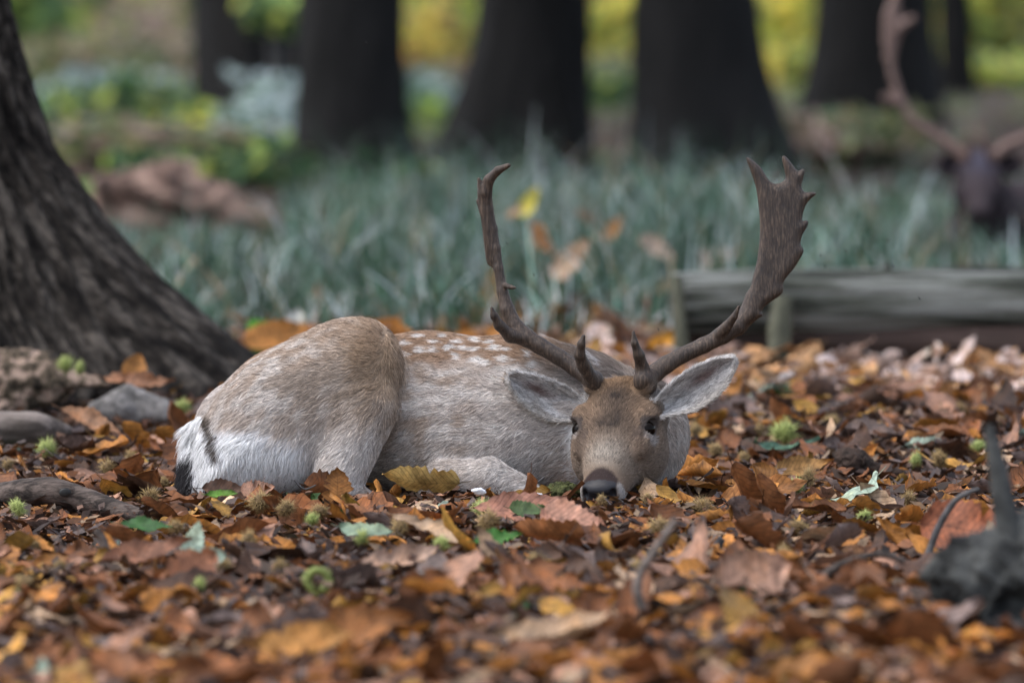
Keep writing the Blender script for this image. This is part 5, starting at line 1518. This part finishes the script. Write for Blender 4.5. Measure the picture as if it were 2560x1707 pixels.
def burr_label(px, py):
    return unique('brown dried burr', on_ground(px, py + 20))
rb_ = np.random.default_rng(31)
for j, (px, py) in enumerate(BSPOT):
    burr(px, py, rb_.uniform(20, 36) * 17 / ground_depth(py + 20), 'b', j, burr_label(px, py), 'brown burrs in the litter')

M['peeled'] = mat_noise('peeled_wood', [(.38, (.22, .16, .11)), (.62, (.42, .32, .23))], 40, .7, .5, .004)
# ------------------------------------------------------------------ twigs, fluff, midges
def twig(label, pts, d, r0, r1, mat='twig_dark', name='twig', cat='twig', parent=None):
    P = [W(a, b, d + (c if len(q) > 2 else 0)) for q in pts for a, b, c in [(q + (0,))[:3]]]
    o = link(name, tube_mesh(name, P, np.linspace(r0, r1, len(P)) * d / FPX, 10, 8, .12, 40, len(pts) + int(r0)), M[mat], parent)
    if parent is None: tag(o, label, cat)
    return o
twig('crooked grey twig standing up blurred in front of the chin', [(1622, 1560), (1606, 1520), (1592, 1470), (1604, 1425), (1640, 1370), (1672, 1325), (1690, 1298)], 14.05, 14, 8, 'wood_grey')
twig('short dark twig stub in the litter left of the crooked grey twig', [(1400, 1478), (1440, 1440), (1490, 1412)], 14.8, 11, 9)
twig('dark bent twig rising beside the big rust red leaf', [(2318, 1395), (2345, 1320), (2385, 1255), (2420, 1232), (2448, 1222)], 15.5, 10, 6)
twig('brown forked twig lying blurred in the right foreground', [(2036, 1478), (2070, 1430), (2130, 1402), (2200, 1384), (2262, 1402)], 14.9, 12, 8, 'stick')
twig('stubby upright brown stick in the litter below the knotted stick', [(262, 1420), (262, 1380), (255, 1345), (238, 1325)], 15.4, 17, 9, 'stick')
twig('short grey broken branch lying in front of the deer', [(1005, 1448), (1060, 1442), (1112, 1444)], 15.0, 19, 17, 'wood_grey')
twig('pale peeled stick lying on the dark soil patch', [(560, 1540), (605, 1522), (646, 1500)], 14.4, 11, 10, 'peeled')
twig('black twig stub right of the brown burr under the long leaf', [(1775, 1400), (1788, 1365), (1800, 1342)], 15.6, 20, 16)
twig('thin dark twig across the leaves by the white rump', [(735, 1198), (760, 1222), (790, 1212)], 16.85, 2.6, 1.8)
twig('thin curved twig poking up beside the folded foreleg', [(1330, 1218), (1345, 1205), (1360, 1192)], 16.9, 2.6, 1.8)
root_o = [o for o in col.objects if o.name.startswith('tree_root')][0]
twig('', [(2545, 1440), (2522, 1330), (2500, 1200), (2482, 1110), (2474, 1062)], 13.9, 44, 9, 'root_dark', 'root_spike', '', root_o)
def fluff(px, py, d, s, label, seed):
    r = np.random.default_rng(seed); p = W(px, py, d)
    prs = [(ellip((px + r.normal(0, s * .5), py + r.normal(0, s * .25), r.normal(0, s * .3)), np.array((s * .7, s * .3, s * .4)) * r.uniform(.6, 1.2)), 3) for _ in range(5)]
    blob_thing('feather_tuft', label, 'feather', d, prs, (px - 3 * s, py - 2 * s, -2 * s), (px + 3 * s, py + 2 * s, 2 * s), max(1.6, s / 8), M['white'], (px, py), 3, 7, seed)
fluff(1196, 1226, 16.8, 19, 'small bluish white tuft of down lying before the folded foreleg', 1)
fluff(1345, 1238, 16.8, 12, 'tiny white tuft lying between foreleg and mossy clump', 2)

def midge(px, py, d, a, label):
    p = W(px, py, d); s = 3.4 * d / FPX
    o = link('midge', tube_mesh('midge', [p + np.array((-s * math.cos(a), 0, -s * math.sin(a))), p, p + np.array((s * .8 * math.cos(a), 0, s * .8 * math.sin(a)))], [s * .2, s * .42, s * .3], 6, 2, .02, 10, 1), M['fly'])
    tag(o, label, 'insect', 'midges hovering in the air')
    for sg in (-1, 1):
        q = p + np.array((0, 0, s * .3))
        V = np.array([q, q + np.array((-s * 1.1, sg * s * .5, s * .9)), q + np.array((-s * .4, sg * s * .8, s * 1.1))])
        link('wing', mesh_np('wing', V, np.array([(0, 1, 2)])), M['fly'], o, False)
for j, (px, py) in enumerate([(2004, 218), (1162, 543), (1268, 610), (1335, 688), (1842, 659), (2052, 640), (2063, 667), (2115, 628), (2233, 666), (2299, 747), (2220, 602), (1646, 824), (916, 107)]):
    midge(px, py, 16.9 + .1 * math.sin(j), j * 1.3, 'tiny black midge hovering ' + ('above the trunk gap', 'left of the narrow antler', 'right of the narrow antler', 'between the antlers', 'beside the broad antler', 'above the log', 'over the pale log', 'right of the broad antler palm', 'near the log stub', 'before the log', 'over the grass by the log', 'below the antlers', 'before a dark trunk')[j])
